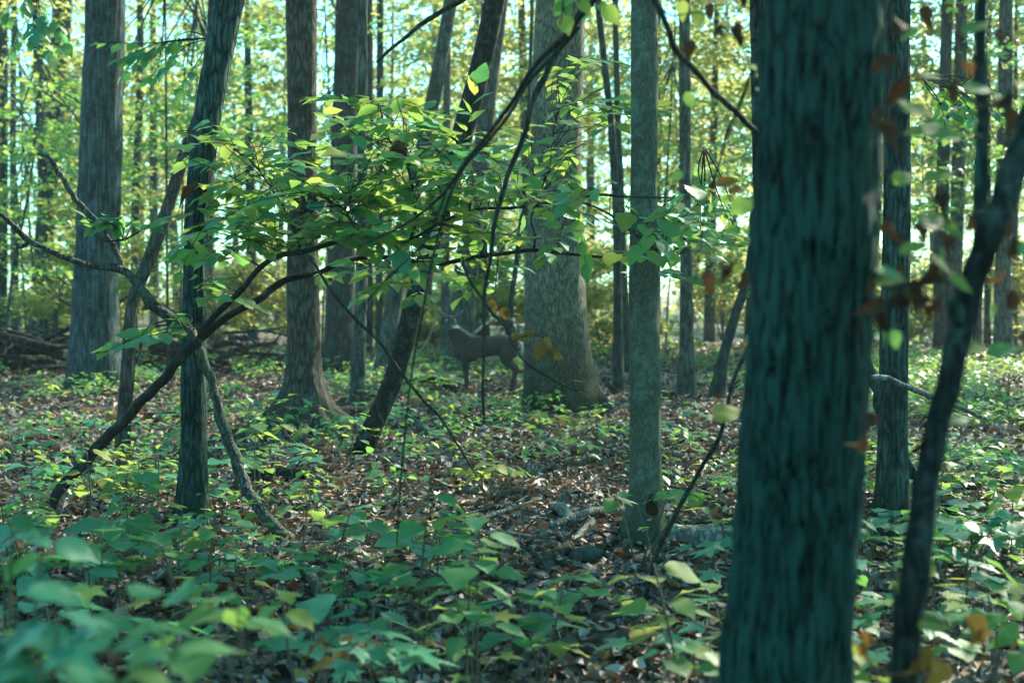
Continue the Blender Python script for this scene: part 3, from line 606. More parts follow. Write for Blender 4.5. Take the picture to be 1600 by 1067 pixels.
limb('sapling', 'leafless thin dark stem rising beside the thick foreground trunk', 'sapling',
     [[*g_, .010]] + px_path([(1010, 925, g_[1] - .1, 8), (1030, 860, g_[1] - .2, 8), (1058, 798, g_[1] - .3, 8), (1092, 735, g_[1] - .4, 7), (1122, 690, g_[1] - .5, 7), (1136, 640, g_[1] - .6, 6), (1150, 580, g_[1] - .6, 6), (1172, 535, g_[1] - .6, 5)]), B_TWIG, world=True, nseg=8, nring=50, rough=.001, seed=14, part='stem')
g_ = GP(757, 704)
# fallen wood on the ground
def log(label, a, b, ra, rb_, mat, name='log', cat='log', sag=.02, n=24, lift=.6, seed=0, mids=(), sub=()):
    pa, pb = GP(*a), GP(*b); rows = [[*(pa + [0, 0, ra * lift]), ra]]
    for t, dx, dz in mids: p = pa + (pb - pa) * t; p[0] += dx; p[2] = float(gz(p[0], p[1])) + dz; rows.append([*p, ra + (rb_ - ra) * t])
    rows.append([*(pb + [0, 0, rb_ * lift]), rb_])
    return limb(name, label, cat, rows, mat, part='wood', world=True, nseg=16, nring=n, rough=ra * .12, freq=22, wob=.10, seed=seed, sub=sub)
log('pale birch-like stick lying in the leaf litter left of the hollow trunk', (862, 834), (972, 812), .02, .028, B_PALE, 'stick', 'stick', seed=1, lift=2.4, mids=((.5, 0, .085),))
log('short mossy stump of broken branch pointing up behind the birch-like stick', (896, 828), (866, 796), .045, .035, B_GREY, 'broken_branch', 'branch', seed=2, mids=((.5, 0, .07),))
p = GP(874, 806); limb('broken_branch', 'pale forked snag standing up from the leaf litter', 'branch', [[*(p + [0, 0, .02]), .03], [*(p + [.03, .02, .10]), .025], [*(p + [.05, .03, .17]), .02]], B_PALE, world=True, nring=14, seed=3)
log('curved pale broken piece of wood under the birch-like stick', (900, 852), (925, 826), .022, .03, B_PALE, 'broken_branch', 'branch', seed=4, lift=1.6)
log('thin grey twig lying beside the foot of the hollow trunk', (948, 846), (930, 822), .008, .01, B_GREY, 'stick', 'stick', seed=5)
log('thick grey log lying half buried past the hollow trunk', (1040, 850), (1165, 858), .075, .09, B_GREY, seed=6, n=40)
log('short brown log in the litter in front of the broken snag', (842, 892), (890, 866), .03, .036, B_FLARE, seed=7, lift=1.3)
log('slim fallen branch near the foot of the blackish leaning trunk', (555, 606), (705, 706), .02, .05, B_LIMB, 'fallen_branch', 'branch', seed=8, n=50, mids=((.35, 0, .25), (.65, 0, .12)))
log('long low log behind the blackish leaning trunk', (505, 655), (640, 652), .10, .09, B_FLARE, seed=9, n=40)
log('dark bent branch on the ground below the deer', (622, 606), (718, 612), .05, .06, B_DARK, 'fallen_branch', 'branch', seed=10, mids=((.45, 0, .16),), n=36)
log('mossy log nearly sunk into the leaf litter by the foot of the dead limb', (385, 752), (480, 748), .07, .06, B_OAK, seed=11, n=36)
log('long thin log across the shaded litter at the outer edge', (-20, 690), (150, 682), .06, .05, B_FLARE, seed=12, n=40)
log('second long log lying just in front of the thin one', (-30, 712), (90, 706), .07, .05, B_DARK, seed=13, n=40)
log('narrow log in the litter behind the slanting stem of the leafy tree', (210, 655), (330, 648), .05, .04, B_FLARE, seed=14, n=36)
log('dark fallen branch among the litter near the leaning limb', (1300, 800), (1370, 860), .02, .03, B_DARK, 'fallen_branch', 'branch', seed=15)
log('blue-grey fallen stick slanting through the seedlings in front', (492, 868), (590, 968), .018, .012, B_LIMB, 'stick', 'stick', seed=16, mids=((.5, .05, .10),))
log('grey stick lying behind the round yellowish leaves', (470, 880), (520, 985), .028, .03, B_LIMB, 'stick', 'stick', seed=17, mids=((.5, .0, .08),))
log('low twig line on the ground beyond the oak', (950, 575), (1050, 572), .03, .03, B_DARK, 'fallen_branch', 'branch', seed=18)
log('dark log behind the feet of the slanting brown stem', (1090, 605), (1180, 612), .05, .05, B_FLARE, seed=19)
log('thin white bare branch leaning beside the chest of the deer', (622, 578), (694, 545), .03, .02, B_PALE, 'fallen_branch', 'branch', seed=20, mids=((.5, 0, .30), (.95, 0, .5)))
p0, p1 = P(742, 520, 25), P(790, 495, 26)
limb('fallen_branch', 'white barkless branch slanting just above the back of the deer', 'branch', [[*P(728, 535, 24.8), .02], [*p0, .026], [*P(766, 503, 25.5), .026], [*p1, .022], [*P(815, 512, 26), .018], [*P(836, 530, 26.4), .012]], B_PALE, world=True, nring=30, seed=21)
rs = np.random.default_rng(31); sticks = []
for k in range(16):
    y = rs.uniform(6.6, 14.5); px = rs.uniform(420, 1560); sticks.append((px, y, rs.uniform(.5, 1.5), rs.uniform(.008, .022), rs.uniform(0, 3.14)))
for k, (px, y, L, r0, a) in enumerate(sorted(sticks)):
    x = (px - 800) / F * y; e = np.array([math.cos(a), math.sin(a), 0]) * L; q0 = np.array([x, y, float(gz(x, y)) + .045]); q1 = q0 + e; q1[2] = float(gz(q1[0], q1[1])) + .04 + rs.uniform(0, .08)
    md = (q0 + q1) / 2 + rs.normal(0, .05, 3) * [1, 1, .3] + [0, 0, .03]
    limb('stick', f'loose bare stick on the leaf litter, {ORD[k]} of its kind from the left', 'stick', [[*q0, r0], [*md, r0 * .85], [*q1, r0 * .5]], B_GREY if k % 3 else B_LIMB, part='wood', world=True, nseg=8, nring=24, rough=.003, wob=.8, group='loose sticks on the leaf litter', seed=k,
         sub=[[[*md, r0 * .6], [*(md + (q1 - q0) * .22 + [-e[1] * .12, e[0] * .12, .03]), r0 * .4], [*(md + (q1 - q0) * .4 + [-e[1] * .3, e[0] * .3, .05]), r0 * .2]]] if k % 2 else ())
def stone(label, px, py, s, seed):
    p = GP(px, py); u = np.linspace(0, np.pi, 12); rows = []
    g0, q0, t0 = tube([[-s[0], 0, 0, .01], [-s[0] * .7, 0, 0, s[2] * .75], [0, 0, 0, s[2]], [s[0] * .7, 0, 0, s[2] * .7], [s[0], 0, 0, .01]], 18, 16, 0, s[2] * .25, 9, 1, seed=seed)
    o = link('stone', mesh('stone', (g0 * [1, s[1] / s[2], 1], q0, t0), M_STONE), loc=p + [0, 0, s[2] * .35], label=label, cat='stone'); o.rotation_euler[2] = seed
    return o
stone('rounded mossy stone lying in front of the hollow trunk', 915, 872, (.12, .08, .05), 1)
stone('small dark stone beside the short brown log', 872, 878, (.05, .04, .035), 2)
stone('low stone in the shaded litter under the overhanging oval leaves', 735, 772, (.09, .07, .04), 3)

# brush piles: each log and branch its own thing
BG = 'dead branches heaped in the brush pile'
rs = np.random.default_rng(5)
def brush(x0, x1, py, d, n, hmax, adj, where):
    for k in range(n):
        px = x0 + (x1 - x0) * (k + .5) / n; p = P(px, py, d + rs.uniform(-1.2, 1.2)); p[2] = float(gz(p[0], p[1])) + .05 + hmax * rs.random() ** 1.5 * (1 - abs(2 * (k + .5) / n - 1) ** 2)
        L = rs.uniform(.7, 1.9); a = rs.normal(0, .5) + (math.pi if rs.random() < .5 else 0); tl = rs.normal(.05, .22)
        dv = np.array([math.cos(a), math.sin(a) * .7, tl]); r0 = rs.uniform(.03, .10)
        e = p + dv * L; e[2] = max(e[2], float(gz(e[0], e[1])) + .02)
        limb('dead_branch', f'dead branch, {ORD[k]} from the left in the brush pile {where}', 'branch', [[*p, r0], [*((p + e) / 2 + rs.normal(0, .06, 3)), r0 * .8], [*e, r0 * .4]],
             B_DARK if rs.random() < .7 else B_FARDARK, world=True, nseg=7, nring=14, rough=.006, wob=.8, group=BG, seed=k,
             sub=[[[*((p + e) / 2), r0 * .5], [*((p + e) / 2 + rs.normal(0, .35, 3)), r0 * .3], [*((p + e) / 2 + rs.normal(0, .6, 3) + [0, 0, .2]), r0 * .1]]])
ORD += 'seventeenth eighteenth nineteenth twentieth'.split() + [a + b for a in ('twenty-', 'thirty-') for b in 'first second third fourth fifth sixth seventh eighth ninth'.split()]
brush(-30, 118, 545, 26.5, 27, .75, 'dark', 'behind the shaggy trunk')
brush(190, 410, 540, 28, 27, .9, 'dark', 'behind the dark bending trunk')
brush(-40, 80, 515, 34, 8, .7, 'dark', 'farthest off at the outer edge')
# the rotten hollow in the slim trunk
pos = P(1015, 792, 8.6); bx = np.array(t6.location)
gq = tube([[0, 0, -.10, .004], [0, 0, -.06, .03], [0, 0, 0, .038], [0, 0, .06, .03], [0, 0, .10, .004]], 16, 14, 0, .006, 30, seed=2)
o = link('hollow', mesh('hollow', (gq[0] * [1, .45, 1], gq[1], gq[2]), M_ROT), t6, loc=Vector(pos) - t6.location + Vector((0.0, -.108, 0))); o['label'] = 'dark brown rotten hollow'

# ------------------------------------------------------------------ the leafy understory tree that arches across the view
T10D = 9.2
base10 = GP(82, 806); d0 = base10[1]
root10 = link('understory_tree', None, loc=base10, label='small arching tree whose slanting stem spreads flat sprays of green leaves', cat='tree')
def b10(rows, nm, nseg=12, nring=70):
    a = np.array(px_path(rows)); a[:, :3] -= base10
    return link(nm, mesh(nm, tube(a, nring, nseg, .22, .003, 40, .3, seed=len(rows)), B_TWIG), root10), a + np.array([*base10, 0])
rows = [(80, 815, d0, 22), (84, 790, d0, 19), (98, 758, d0, 18), (120, 735, d0, 17), (160, 692, 9.4, 17), (205, 645, 9.2, 16), (250, 597, 9.0, 16), (285, 558, 8.9, 16), (310, 533, 8.8, 15)]
_, stem10 = b10(rows, 'trunk', 14, 90)
boughs = [
 [(305, 538, 8.85, 11.2), (330, 500, 8.8, 10.4), (360, 470, 8.8, 9.6), (385, 446, 8.7, 9.6), (405, 420, 8.7, 8.8), (435, 400, 8.6, 8.8), (480, 392, 8.5, 8.0), (520, 380, 8.5, 7.2), (560, 377, 8.4, 7.2), (600, 378, 8.4, 6.4), (640, 376, 8.3, 5.6), (668, 360, 8.3, 4.8), (700, 342, 8.2, 4.8), (740, 328, 8.2, 4.0), (800, 325, 8.1, 4.8), (860, 318, 8.0, 4.8), (900, 310, 8.0, 4.0), (930, 305, 8.0, 4.0), (985, 308, 7.9, 3.2), (1048, 309, 7.8, 2.4)],
 [(310, 533, 8.85, 12.0), (345, 502, 8.9, 11.2), (375, 483, 8.9, 11.2), (408, 466, 8.9, 11.2), (425, 452, 9.0, 11.2), (450, 437, 9.0, 10.4), (500, 426, 9.1, 8.8), (530, 410, 9.1, 8.0), (560, 403, 9.2, 8.0), (600, 402, 9.2, 7.2), (640, 408, 9.2, 6.4), (690, 412, 9.2, 6.4), (740, 402, 9.2, 6.4), (790, 396, 9.2, 5.6), (830, 391, 9.2, 5.6), (880, 396, 9.1, 4.8), (940, 402, 9.1, 4.0), (995, 407, 9.0, 3.2), (1060, 398, 9.0, 2.4)],
 [(640, 376, 8.35, 4.0), (650, 345, 8.5, 4.0), (646, 310, 8.6, 4.0), (640, 270, 8.7, 4.0), (624, 235, 8.8, 3.2), (606, 215, 8.9, 2.4), (602, 195, 8.9, 1.6)],
 [(470, 394, 8.6, 4.0), (455, 350, 8.8, 4.0), (440, 320, 8.9, 3.2), (415, 280, 9.0, 3.2), (390, 250, 9.1, 2.4), (350, 225, 9.2, 1.6)],
 [(892, 312, 8.0, 3.2), (920, 320, 8.0, 3.2), (960, 340, 7.9, 3.2), (1000, 372, 7.8, 2.4), (1030, 395, 7.8, 1.6)],
 [(834, 391, 9.2, 3.2), (836, 370, 9.2, 3.2), (830, 350, 9.2, 2.4), (845, 300, 9.3, 2.4), (860, 240, 9.4, 1.6), (868, 190, 9.5, 1.6)],
 [(560, 378, 8.5, 3.2), (548, 345, 8.3, 3.2), (535, 325, 8.1, 2.4), (520, 318, 8, 1.6)],
]
curves = [stem10]
for b in boughs: curves.append(b10(b, 'branch', 10, 80 if len(b) > 10 else 30)[1])
bp = np.vstack([spline(c[:, :3], 60) for c in curves[1:]])
CL = [(330, 225, 55, 30, 34, 9.2), (430, 235, 80, 40, 40, 9.1), (400, 290, 90, 40, 60, 9.0), (560, 170, 60, 25, 34, 8.9), (610, 180, 70, 30, 40, 8.8), (540, 235, 60, 40, 44, 8.6), (660, 215, 60, 40, 50, 8.7),
      (500, 290, 90, 40, 74, 8.6), (620, 280, 90, 45, 84, 8.5), (720, 260, 70, 45, 60, 8.4), (770, 205, 70, 30, 34, 8.6), (460, 345, 110, 35, 96, 8.7), (340, 320, 55, 40, 42, 8.9), (330, 385, 50, 25, 26, 8.9), (580, 345, 110, 35, 96, 8.5),
      (700, 330, 90, 40, 64, 8.4), (780, 305, 70, 40, 44, 8.2), (870, 290, 60, 30, 30, 8.1), (830, 240, 60, 40, 28, 9.0), (870, 355, 90, 30, 34, 8.8), (690, 390, 80, 30, 46, 9.0), (560, 425, 60, 22, 28, 9.1), (720, 425, 60, 22, 24, 9.1),
      (330, 440, 40, 26, 16, 8.9), (1040, 345, 60, 20, 26, 7.9), (1090, 365, 70, 30, 34, 8.2), (1010, 400, 50, 30, 30, 8.8), (1120, 390, 50, 25, 20, 8.6), (960, 185, 45, 30, 20, 9.2), (905, 110, 45, 22, 18, 9.2), (940, 150, 50, 25, 20, 9.2), (870, 135, 40, 30, 10, 9.3), (640, 445, 30, 18, 8, 9.0), (230, 520, 35, 18, 12, 8.9)]
rs = np.random.default_rng(12)
n_ind = 0; stuff = []
cand = []
for cx, cy_, rx, ry, n, d in CL:
    n = int(n * 1.15)
    while n > 0:
        m = min(n, rs.integers(5, 10)); n -= m
        a, rr = rs.uniform(0, 6.28), math.sqrt(rs.random())
        tip = P(cx + rx * rr * math.cos(a), cy_ + ry * rr * math.sin(a), d + rs.normal(0, .45))
        i0 = np.argmin(np.linalg.norm(bp - tip, axis=1) + rs.uniform(0, .25, len(bp))); st = bp[i0]
        h = tip - st; dirn = unit(np.array([h[0] + rs.normal(0, .35), h[1] * .5 + rs.normal(0, .45), h[2] * .15 - .02 + rs.normal(0, .10)]))
        Lt = .055 * m + .05
        s0 = tip - dirn * Lt * .5; s1 = tip + dirn * Lt * .5 + [0, 0, -.04]
        cand.append((st, s0, s1, m, dirn))
twg = []
for st, s0, s1, m, dirn in cand:
    mid = (st + s0) / 2 + rs.normal(0, .02, 3) + [0, 0, .03]
    twg.append(np.array([[*st, .0034], [*mid, .003], [*s0, .0026], [*((s0 + s1) / 2 + [0, 0, .012]), .0024], [*s1, .0012]]))
    side = unit(np.cross(dirn, [0, 0, 1]))
    for k in range(m):
        t = (k + .5) / m; p = s0 + (s1 - s0) * t; sg = 1 if k % 2 else -1
        x = dirn * (.55 + .6 * t) + side * sg * (.95 - .6 * t) + [0, 0, rs.normal(-.12, .16)]
        if k == m - 1: x = dirn + [0, 0, -.2]
        up = np.array([rs.normal(0, .26), rs.normal(-.22, .3), 1])
        stuff.append((p, unit(x), up, rs.uniform(.105, .185)))
tw = [twg[i] for i in range(len(twg))]
for i, w in enumerate(tw):
    w = w.copy(); w[:, :3] -= base10
    link('twig', mesh('twig', tube(w, 10, 5), B_TWIG), root10)
order = sorted(range(len(stuff)), key=lambda i: -stuff[i][3] / stuff[i][0][1])
shp = [LM['oval', 'leaf_mid_green']] * 5 + [LM['oval', 'leaf_blue_green']] * 2 + [LM['oval', 'leaf_yellow_green']] * 4 + [LM['broad', 'leaf_mid_green']]
for i in order[:290]:
    p, x, up, s = stuff[i]; put_leaf(random.choice(shp) if rs.random() > .02 else LM['curled', 'leaf_withered'], root10, p - base10, x, up, s)
rest = order[290:]
pp, xx, uu, ss = (np.array([stuff[i][k] for i in rest]) for k in range(4))
g, t = ovate_cloud(pp - base10, xx, uu, ss, rs.random(len(rest)) * .95)
o = link('foliage', mesh('foliage', g, M_UNDER, True, t), root10, kind='stuff')

# leafy side spray of the shaggy trunk's neighbour, upper left, and pale hanging leaves at the top
def spray(label, start, tips, d, size, mats, seed, up_tilt=(0, -.1, 1), per=7, name='leafy_branch'):
    rs = np.random.default_rng(seed); s = P(*start, d); root = link(name, None, loc=s, label=label, cat='branch', group='leafy branches reaching into the view')
    for px, py in tips:
        e = P(px, py, d + rs.normal(0, .25)); m = (s + e) / 2 + rs.normal(0, .05, 3) + [0, 0, .05]
        link('branch', mesh('branch', tube([[0, 0, 0, .007], [*(m - s), .005], [*(e - s), .002]], 12, 6), B_TWIG), root)
        dv = unit(e - m); side = unit(np.cross(dv, [0, 0, 1]))
        for k in range(per):
            t = .25 + .8 * k / per; p = m + (e - m) * t - s; sg = 1 if k % 2 else -1
            x = dv * (.6 + .4 * t) + side * sg * (.9 - .5 * t) + [0, 0, rs.normal(-.25, .2)]
            put_leaf(LM[('oval', random.choice(mats))], root, p, x, np.array(up_tilt) + rs.normal(0, .25, 3), size * rs.uniform(.7, 1.25))
spray('flat spray of green leaves crossing the upper part of the shaggy trunk', (330, 60), [(150, 68), (185, 95), (225, 85), (190, 120), (250, 115), (280, 140), (260, 75), (230, 130)], 13, .14, ['leaf_mid_green', 'leaf_blue_green'], 1)
spray('small spray of green leaves beside the lower fork of the dead limb', (195, 375), [(135, 340), (165, 335), (205, 345), (235, 350), (150, 355), (185, 360)], 9.1, .11, ['leaf_mid_green', 'leaf_blue_green'], 2)
spray('drooping green leaves above the crooked swollen tree', (60, -30), [(10, 40), (45, 70), (80, 90), (15, 90), (70, 40), (100, 70), (40, 20)], 15, .15, ['leaf_mid_green', 'leaf_blue_green'], 3)
spray('pale hanging leaves at the top, in front of the oak', (930, -40), [(880, 20), (905, 12), (875, 40), (920, 25), (945, 10)], 5.2, .075, ['leaf_yellow_green', 'leaf_mid_green'], 4, (0, -1, .3), 3)
spray('drooping leaf sprays behind the slim hollow trunk', (1100, 230), [(1110, 330), (1075, 345), (1140, 350), (1160, 380), (1095, 380)], 10.5, .11, ['leaf_mid_green', 'leaf_yellow_green'], 5)
spray('bluish leaf sprays between the ridged trunk and the upright stem', (1440, 120), [(1470, 170), (1500, 185), (1530, 200), (1560, 180), (1590, 200), (1480, 215), (1520, 160), (1580, 155)], 12, .13, ['leaf_blue_green', 'leaf_mid_green'], 6)
spray('small green leaf cluster hanging low on the dead limb', (300, 500), [(200, 520), (225, 515), (250, 525), (270, 515), (275, 490)], 8.9, .1, ['leaf_mid_green', 'leaf_yellow_green'], 7, per=4)

# ------------------------------------------------------------------ the blurred slanting sapling close by
D9 = 3.25
rows9 = px_path([(1405, 1130, D9, 46), (1412, 1067, D9, 42), (1428, 900, D9, 44), (1444, 780, D9, 40), (1457, 707, D9, 38), (1480, 600, D9, 39), (1505, 500, D9, 42), (1534, 400, D9, 43), (1572, 300, D9, 44), (1604, 210, D9, 40), (1650, 60, D9, 38), (1690, -120, D9, 34)])
b9 = rows9[0].copy(); b9 = np.array(b9); gzz = float(gz(b9[0], b9[1]))
rows9 = [[b9[0] - .04, b9[1], gzz - .05, .040], [b9[0] - .02, b9[1], gzz + .15, .036]] + rows9
base9 = np.array([b9[0] - .03, b9[1], gzz])
root9 = link('sapling', None, loc=base9, label='blurred forked sapling slanting up close by, with green and withered leaves', cat='sapling')
a = np.array(rows9); a[:, :3] -= base9
link('trunk', mesh('trunk', tube(a, 160, 26, .1, .003, 40, .2, seed=3), B_DARK), root9)
def br9(rows, nm='branch', nseg=16, nring=60):
    a = np.array(px_path(rows)); a[:, :3] -= base9; link(nm, mesh(nm, tube(a, nring, nseg, .15, .002, 40, .3, seed=len(rows)), B_FURROW if nm == 'branch' else B_TWIG), root9)
br9([(1520, 460, D9, 22), (1532, 400, D9 + .02, 22), (1535, 330, D9 + .04, 24), (1534, 240, D9 + .05, 22), (1534, 120, D9 + .05, 20), (1533, 0, D9 + .05, 18), (1536, -120, D9 + .05, 16)])
br9([(1500, 505, D9 - .02, 22), (1494, 488, D9 - .05, 22), (1488, 470, D9 - .07, 16)])
tw9 = [[(1534, 110, D9, 5), (1500, 60, D9, 4), (1470, 20, D9, 3), (1440, 10, D9, 2)], [(1534, 170, D9, 5), (1490, 140, D9 - .05, 4), (1430, 120, D9 - .1, 3), (1385, 110, D9 - .1, 2)], [(1540, 330, D9, 5), (1490, 345, D9 - .05, 4), (1440, 350, D9 - .1, 3), (1385, 345, D9 - .1, 2)],
       [(1520, 455, D9, 5), (1470, 440, D9 - .1, 4), (1420, 440, D9 - .1, 3), (1375, 450, D9 - .1, 2)], [(1500, 520, D9, 5), (1540, 520, D9 - .1, 4), (1580, 530, D9 - .1, 3)], [(1536, 50, D9, 5), (1570, 60, D9, 3), (1600, 70, D9, 2)], [(1572, 300, D9, 5), (1590, 370, D9 - .1, 3), (1585, 440, D9 - .1, 2)],
       [(1385, 480, D9 - .1, 2), (1395, 640, D9 - .1, 3), (1392, 760, D9 - .05, 4), (1394, 880, D9, 4), (1400, 960, D9, 5)], [(1536, 215, D9, 4), (1480, 200, D9 - .1, 3), (1410, 205, D9 - .12, 2)], [(1430, 900, D9, 6), (1400, 890, D9 - .05, 4), (1370, 900, D9 - .1, 2)], [(1425, 960, D9, 6), (1470, 970, D9 - .1, 4), (1520, 980, D9 - .1, 3)]]
for t_ in tw9: br9(t_, 'twig', 6, 24)
GREEN9 = [(1440, 212, .12, 8), (1480, 205, .11, 175), (1385, 150, .07, -20), (1402, 166, .085, -10), (1440, 122, .07, 10), (1500, 140, .08, 0), (1545, 150, .07, -20), (1500, 55, .075, 25), (1440, 45, .06, 200), (1392, 288, .07, 30), (1440, 285, .08, 20), (1425, 340, .10, -10), (1450, 335, .09, -35), (1362, 440, .08, 10), (1450, 400, .08, -20), (1478, 430, .08, -30), (1395, 512, .055, -80), (1380, 515, .05, -70), (1490, 545, .1, 5), (1540, 556, .075, 20), (1550, 470, .07, -80), (1590, 375, .08, -60), (1590, 140, .09, 10), (1365, 425, .07, 0), (1400, 395, .08, 25), (1470, 380, .07, -70), (1410, 895, .09, -80), (1425, 968, .085, 0), (1445, 905, .07, 75), (1480, 660, .07, 10)]
BROWN9 = [(1395, 35, .06), (1390, 92, .07), (1380, 100, .05), (1420, 128, .08), (1400, 195, .085), (1385, 178, .06), (1490, 135, .065), (1580, 150, .08), (1568, 178, .07), (1500, 110, .06), (1445, 15, .07), (1556, 58, .05), (1390, 352, .07), (1420, 360, .07), (1378, 470, .09), (1400, 462, .09), (1420, 478, .09), (1376, 490, .08), (1440, 452, .09), (1442, 488, .08), (1456, 418, .09), (1430, 440, .08), (1490, 312, .08), (1512, 338, .07), (1560, 350, .08), (1582, 380, .08), (1572, 430, .07), (1580, 460, .08), (1582, 538, .08), (1470, 375, .07), (1355, 690, .08), (1440, 676, .085), (1350, 655, .05), (1410, 420, .08), (1385, 440, .07), (1462, 470, .07)]
for px, py, s, a in GREEN9:
    a = R(a); put_leaf(LM[('oval', random.choice(['leaf_yellow_green', 'leaf_yellow_green', 'leaf_mid_green']))], root9, P(px, py, D9 - rng.uniform(-.1, .18)) - base9, (math.cos(a), rng.uniform(-.5, .5), math.sin(a)), (rng.normal(0, .3), -.6, .9), s * rng.uniform(.85, 1.1))
for px, py, s in BROWN9:
    a = R(-90 + rng.normal(0, 35)); put_leaf(LM['curled', 'leaf_withered'], root9, P(px, py - 12, D9 - rng.uniform(-.1, .18)) - base9, (math.cos(a), rng.uniform(-.5, .5), math.sin(a)), (rng.normal(0, .8), -.8, .3), s * rng.uniform(.8, 1.1))
for px, py, s, a in ((1340, 980, .07, -60), (1350, 1000, .06, -100), (1500, 958, .1, -55), (1515, 985, .06, -40), (1442, 1000, .09, -85), (1452, 1020, .1, -95), (1430, 1030, .07, -100)):
    a = R(a); put_leaf(LM['curled', 'leaf_dry_orange'], root9, P(px, py, D9 - .1) - base9, (math.cos(a), rng.uniform(-.3, .3), math.sin(a)), (rng.normal(0, .5), -1, .3), s)

# ------------------------------------------------------------------ the deer
def deer():
    S = []
    def ell(rows, nr=26, ns=20):   # x y z ry rz
        rows = np.array(rows, float); g = tube(np.column_stack([rows[:, :3], np.ones(len(rows))]), nr, ns); c = spline(rows, nr)
        v = g[0].copy()
        for i in range(nr):
            ctr = c[i, :3]; v[i * ns:(i + 1) * ns] = ctr + (v[i * ns:(i + 1) * ns] - ctr) * np.array([1, 1, 1]) * 0 + 0
        pos = c[:, :3]; t = unit(np.gradient(pos, axis=0)); up = np.array([0, 0, 1.0]); s = unit(np.cross(np.tile(up, (nr, 1)), t)); n2 = np.cross(t, s)
        th = np.linspace(0, 2 * np.pi, ns, endpoint=False)
        ring = pos[:, None] + s[:, None] * (np.cos(th)[None, :, None] * c[:, 3][:, None, None]) + n2[:, None] * (np.sin(th)[None, :, None] * c[:, 4][:, None, None])
        v[:nr * ns] = ring.reshape(-1, 3); v[-2] = pos[0]; v[-1] = pos[-1]; S.append((v, g[1], g[2]))
    def leg(rows, ns=14): S.append(tube(np.array(rows, float) * [1, 1, 1, 1.2], 34, ns))
    ell([(-.57, 0, .72, .02, .03), (-.54, 0, .73, .085, .10), (-.44, 0, .725, .125, .155), (-.30, 0, .715, .145, .178), (-.10, 0, .695, .155, .178), (.10, 0, .68, .155, .195), (.26, 0, .67, .14, .21), (.37, 0, .675, .115, .19), (.45, 0, .69, .075, .13), (.485, 0, .70, .02, .03)], 40, 26)
    ell([(.18, 0, .70, .12, .16), (.32, .005, .78, .115, .165), (.42, .012, .88, .098, .145), (.48, .02, .98, .080, .108), (.515, .03, 1.08, .062, .07)], 26, 18)
    S.append(tube([[.525, -.07, 1.105, .02], [.525, -.03, 1.12, .070], [.527, .02, 1.115, .080], [.540, .07, 1.09, .070], [.552, .12, 1.055, .052], [.564, .17, 1.022, .042], [.571, .20, 1.005, .036], [.576, .222, .995, .02]], 26, 18))
    for s in (-1, 1):
        e = tube([[0, 0, 0, .018], [.05, 0, .035, .038], [.10, 0, .075, .042], [.15, 0, .12, .026], [.185, 0, .15, .006]], 16, 14)
        v = e[0].copy(); v[:, 1] *= .38
        v[:, 0] *= s; v = v + [.527 + s * .045, -.02, 1.145]; S.append((v, e[1], e[2]) if s > 0 else (v, e[1][:, ::-1], e[2][:, ::-1]))
        fx = .30 if s > 0 else .25
        leg([[fx - .02, s * .085, .62, .085], [fx + .01, s * .09, .50, .062], [fx + .015, s * .08, .42, .042], [fx + .012, s * .075, .31, .030], [fx + .008, s * .072, .27, .029], [fx, s * .07, .20, .019], [fx, s * .07, .10, .019], [fx + .012, s * .07, .055, .02], [fx + .03, s * .07, .02, .026], [fx + .035, s * .07, 0, .024]])
        hx = -.40 if s > 0 else -.46
        leg([[hx, s * .085, .66, .12], [hx + .06, s * .10, .54, .095], [hx + .05, s * .095, .47, .07], [hx - .03, s * .085, .40, .044], [hx - .085, s * .08, .345, .033], [hx - .08, s * .08, .30, .026], [hx - .055, s * .08, .20, .020], [hx - .035, s * .08, .10, .019], [hx - .02, s * .08, .055, .021], [hx, s * .08, .02, .026], [hx + .005, s * .08, 0, .024]])
    me = mesh('deer_shape', join(S), None); tmp = bpy.data.objects.new('deer_shape', me); COL.objects.link(tmp)
    m = tmp.modifiers.new('r', 'REMESH'); m.mode = 'VOXEL'; m.voxel_size = .011; m.use_smooth_shade = True
    s_ = tmp.modifiers.new('s', 'SMOOTH'); s_.factor = .5; s_.iterations = 4
    dg = bpy.context.evaluated_depsgraph_get(); body = bpy.data.meshes.new_from_object(tmp.evaluated_get(dg))
    bpy.data.objects.remove(tmp); bpy.data.meshes.remove(me); body.name = 'body'
    body.materials.clear()
    coat = plain_mat('deer_coat', (.022, .023, .020), .85, .1, 26, (.056, .050, .041)); white = plain_mat('deer_white', (.5, .48, .44), .8, .2, 30, (.62, .6, .56)); black = plain_mat('deer_black', (.012, .011, .012), .35, .5); inner = plain_mat('deer_ear', (.07, .06, .055), .8, .2, 30, (.13, .11, .10))
    hoof = black
    for x in (coat, white, black, inner): body.materials.append(x)
    nf = len(body.polygons); co = np.empty(len(body.vertices) * 3, np.float32); body.vertices.foreach_get('co', co); co = co.reshape(-1, 3)
    ctr = np.empty(nf * 3, np.float32); body.polygons.foreach_get('center', ctr); c = ctr.reshape(-1, 3); nr = np.empty(nf * 3, np.float32); body.polygons.foreach_get('normal', nr); nr = nr.reshape(-1, 3)
    mi = np.zeros(nf, np.int32)
    nose = np.array([.576, .222, 1.0]); dn = np.linalg.norm(c - nose, axis=1)
    mi[(dn < .052) & (c[:, 2] < .99)] = 1; mi[(c[:, 1] > .13) & (nr[:, 2] < -.5) & (c[:, 2] > .96)] = 1
    mi[(dn < .036) & (c[:, 2] > .985)] = 2
    mi[(c[:, 2] > 1.0) & (c[:, 2] < 1.04) & (c[:, 1] > .06) & (c[:, 1] < .1) & (nr[:, 1] > .6)] = 1
    mi[(nr[:, 2] < -.72) & (c[:, 0] > -.36) & (c[:, 0] < .12) & (c[:, 2] > .44)] = 1
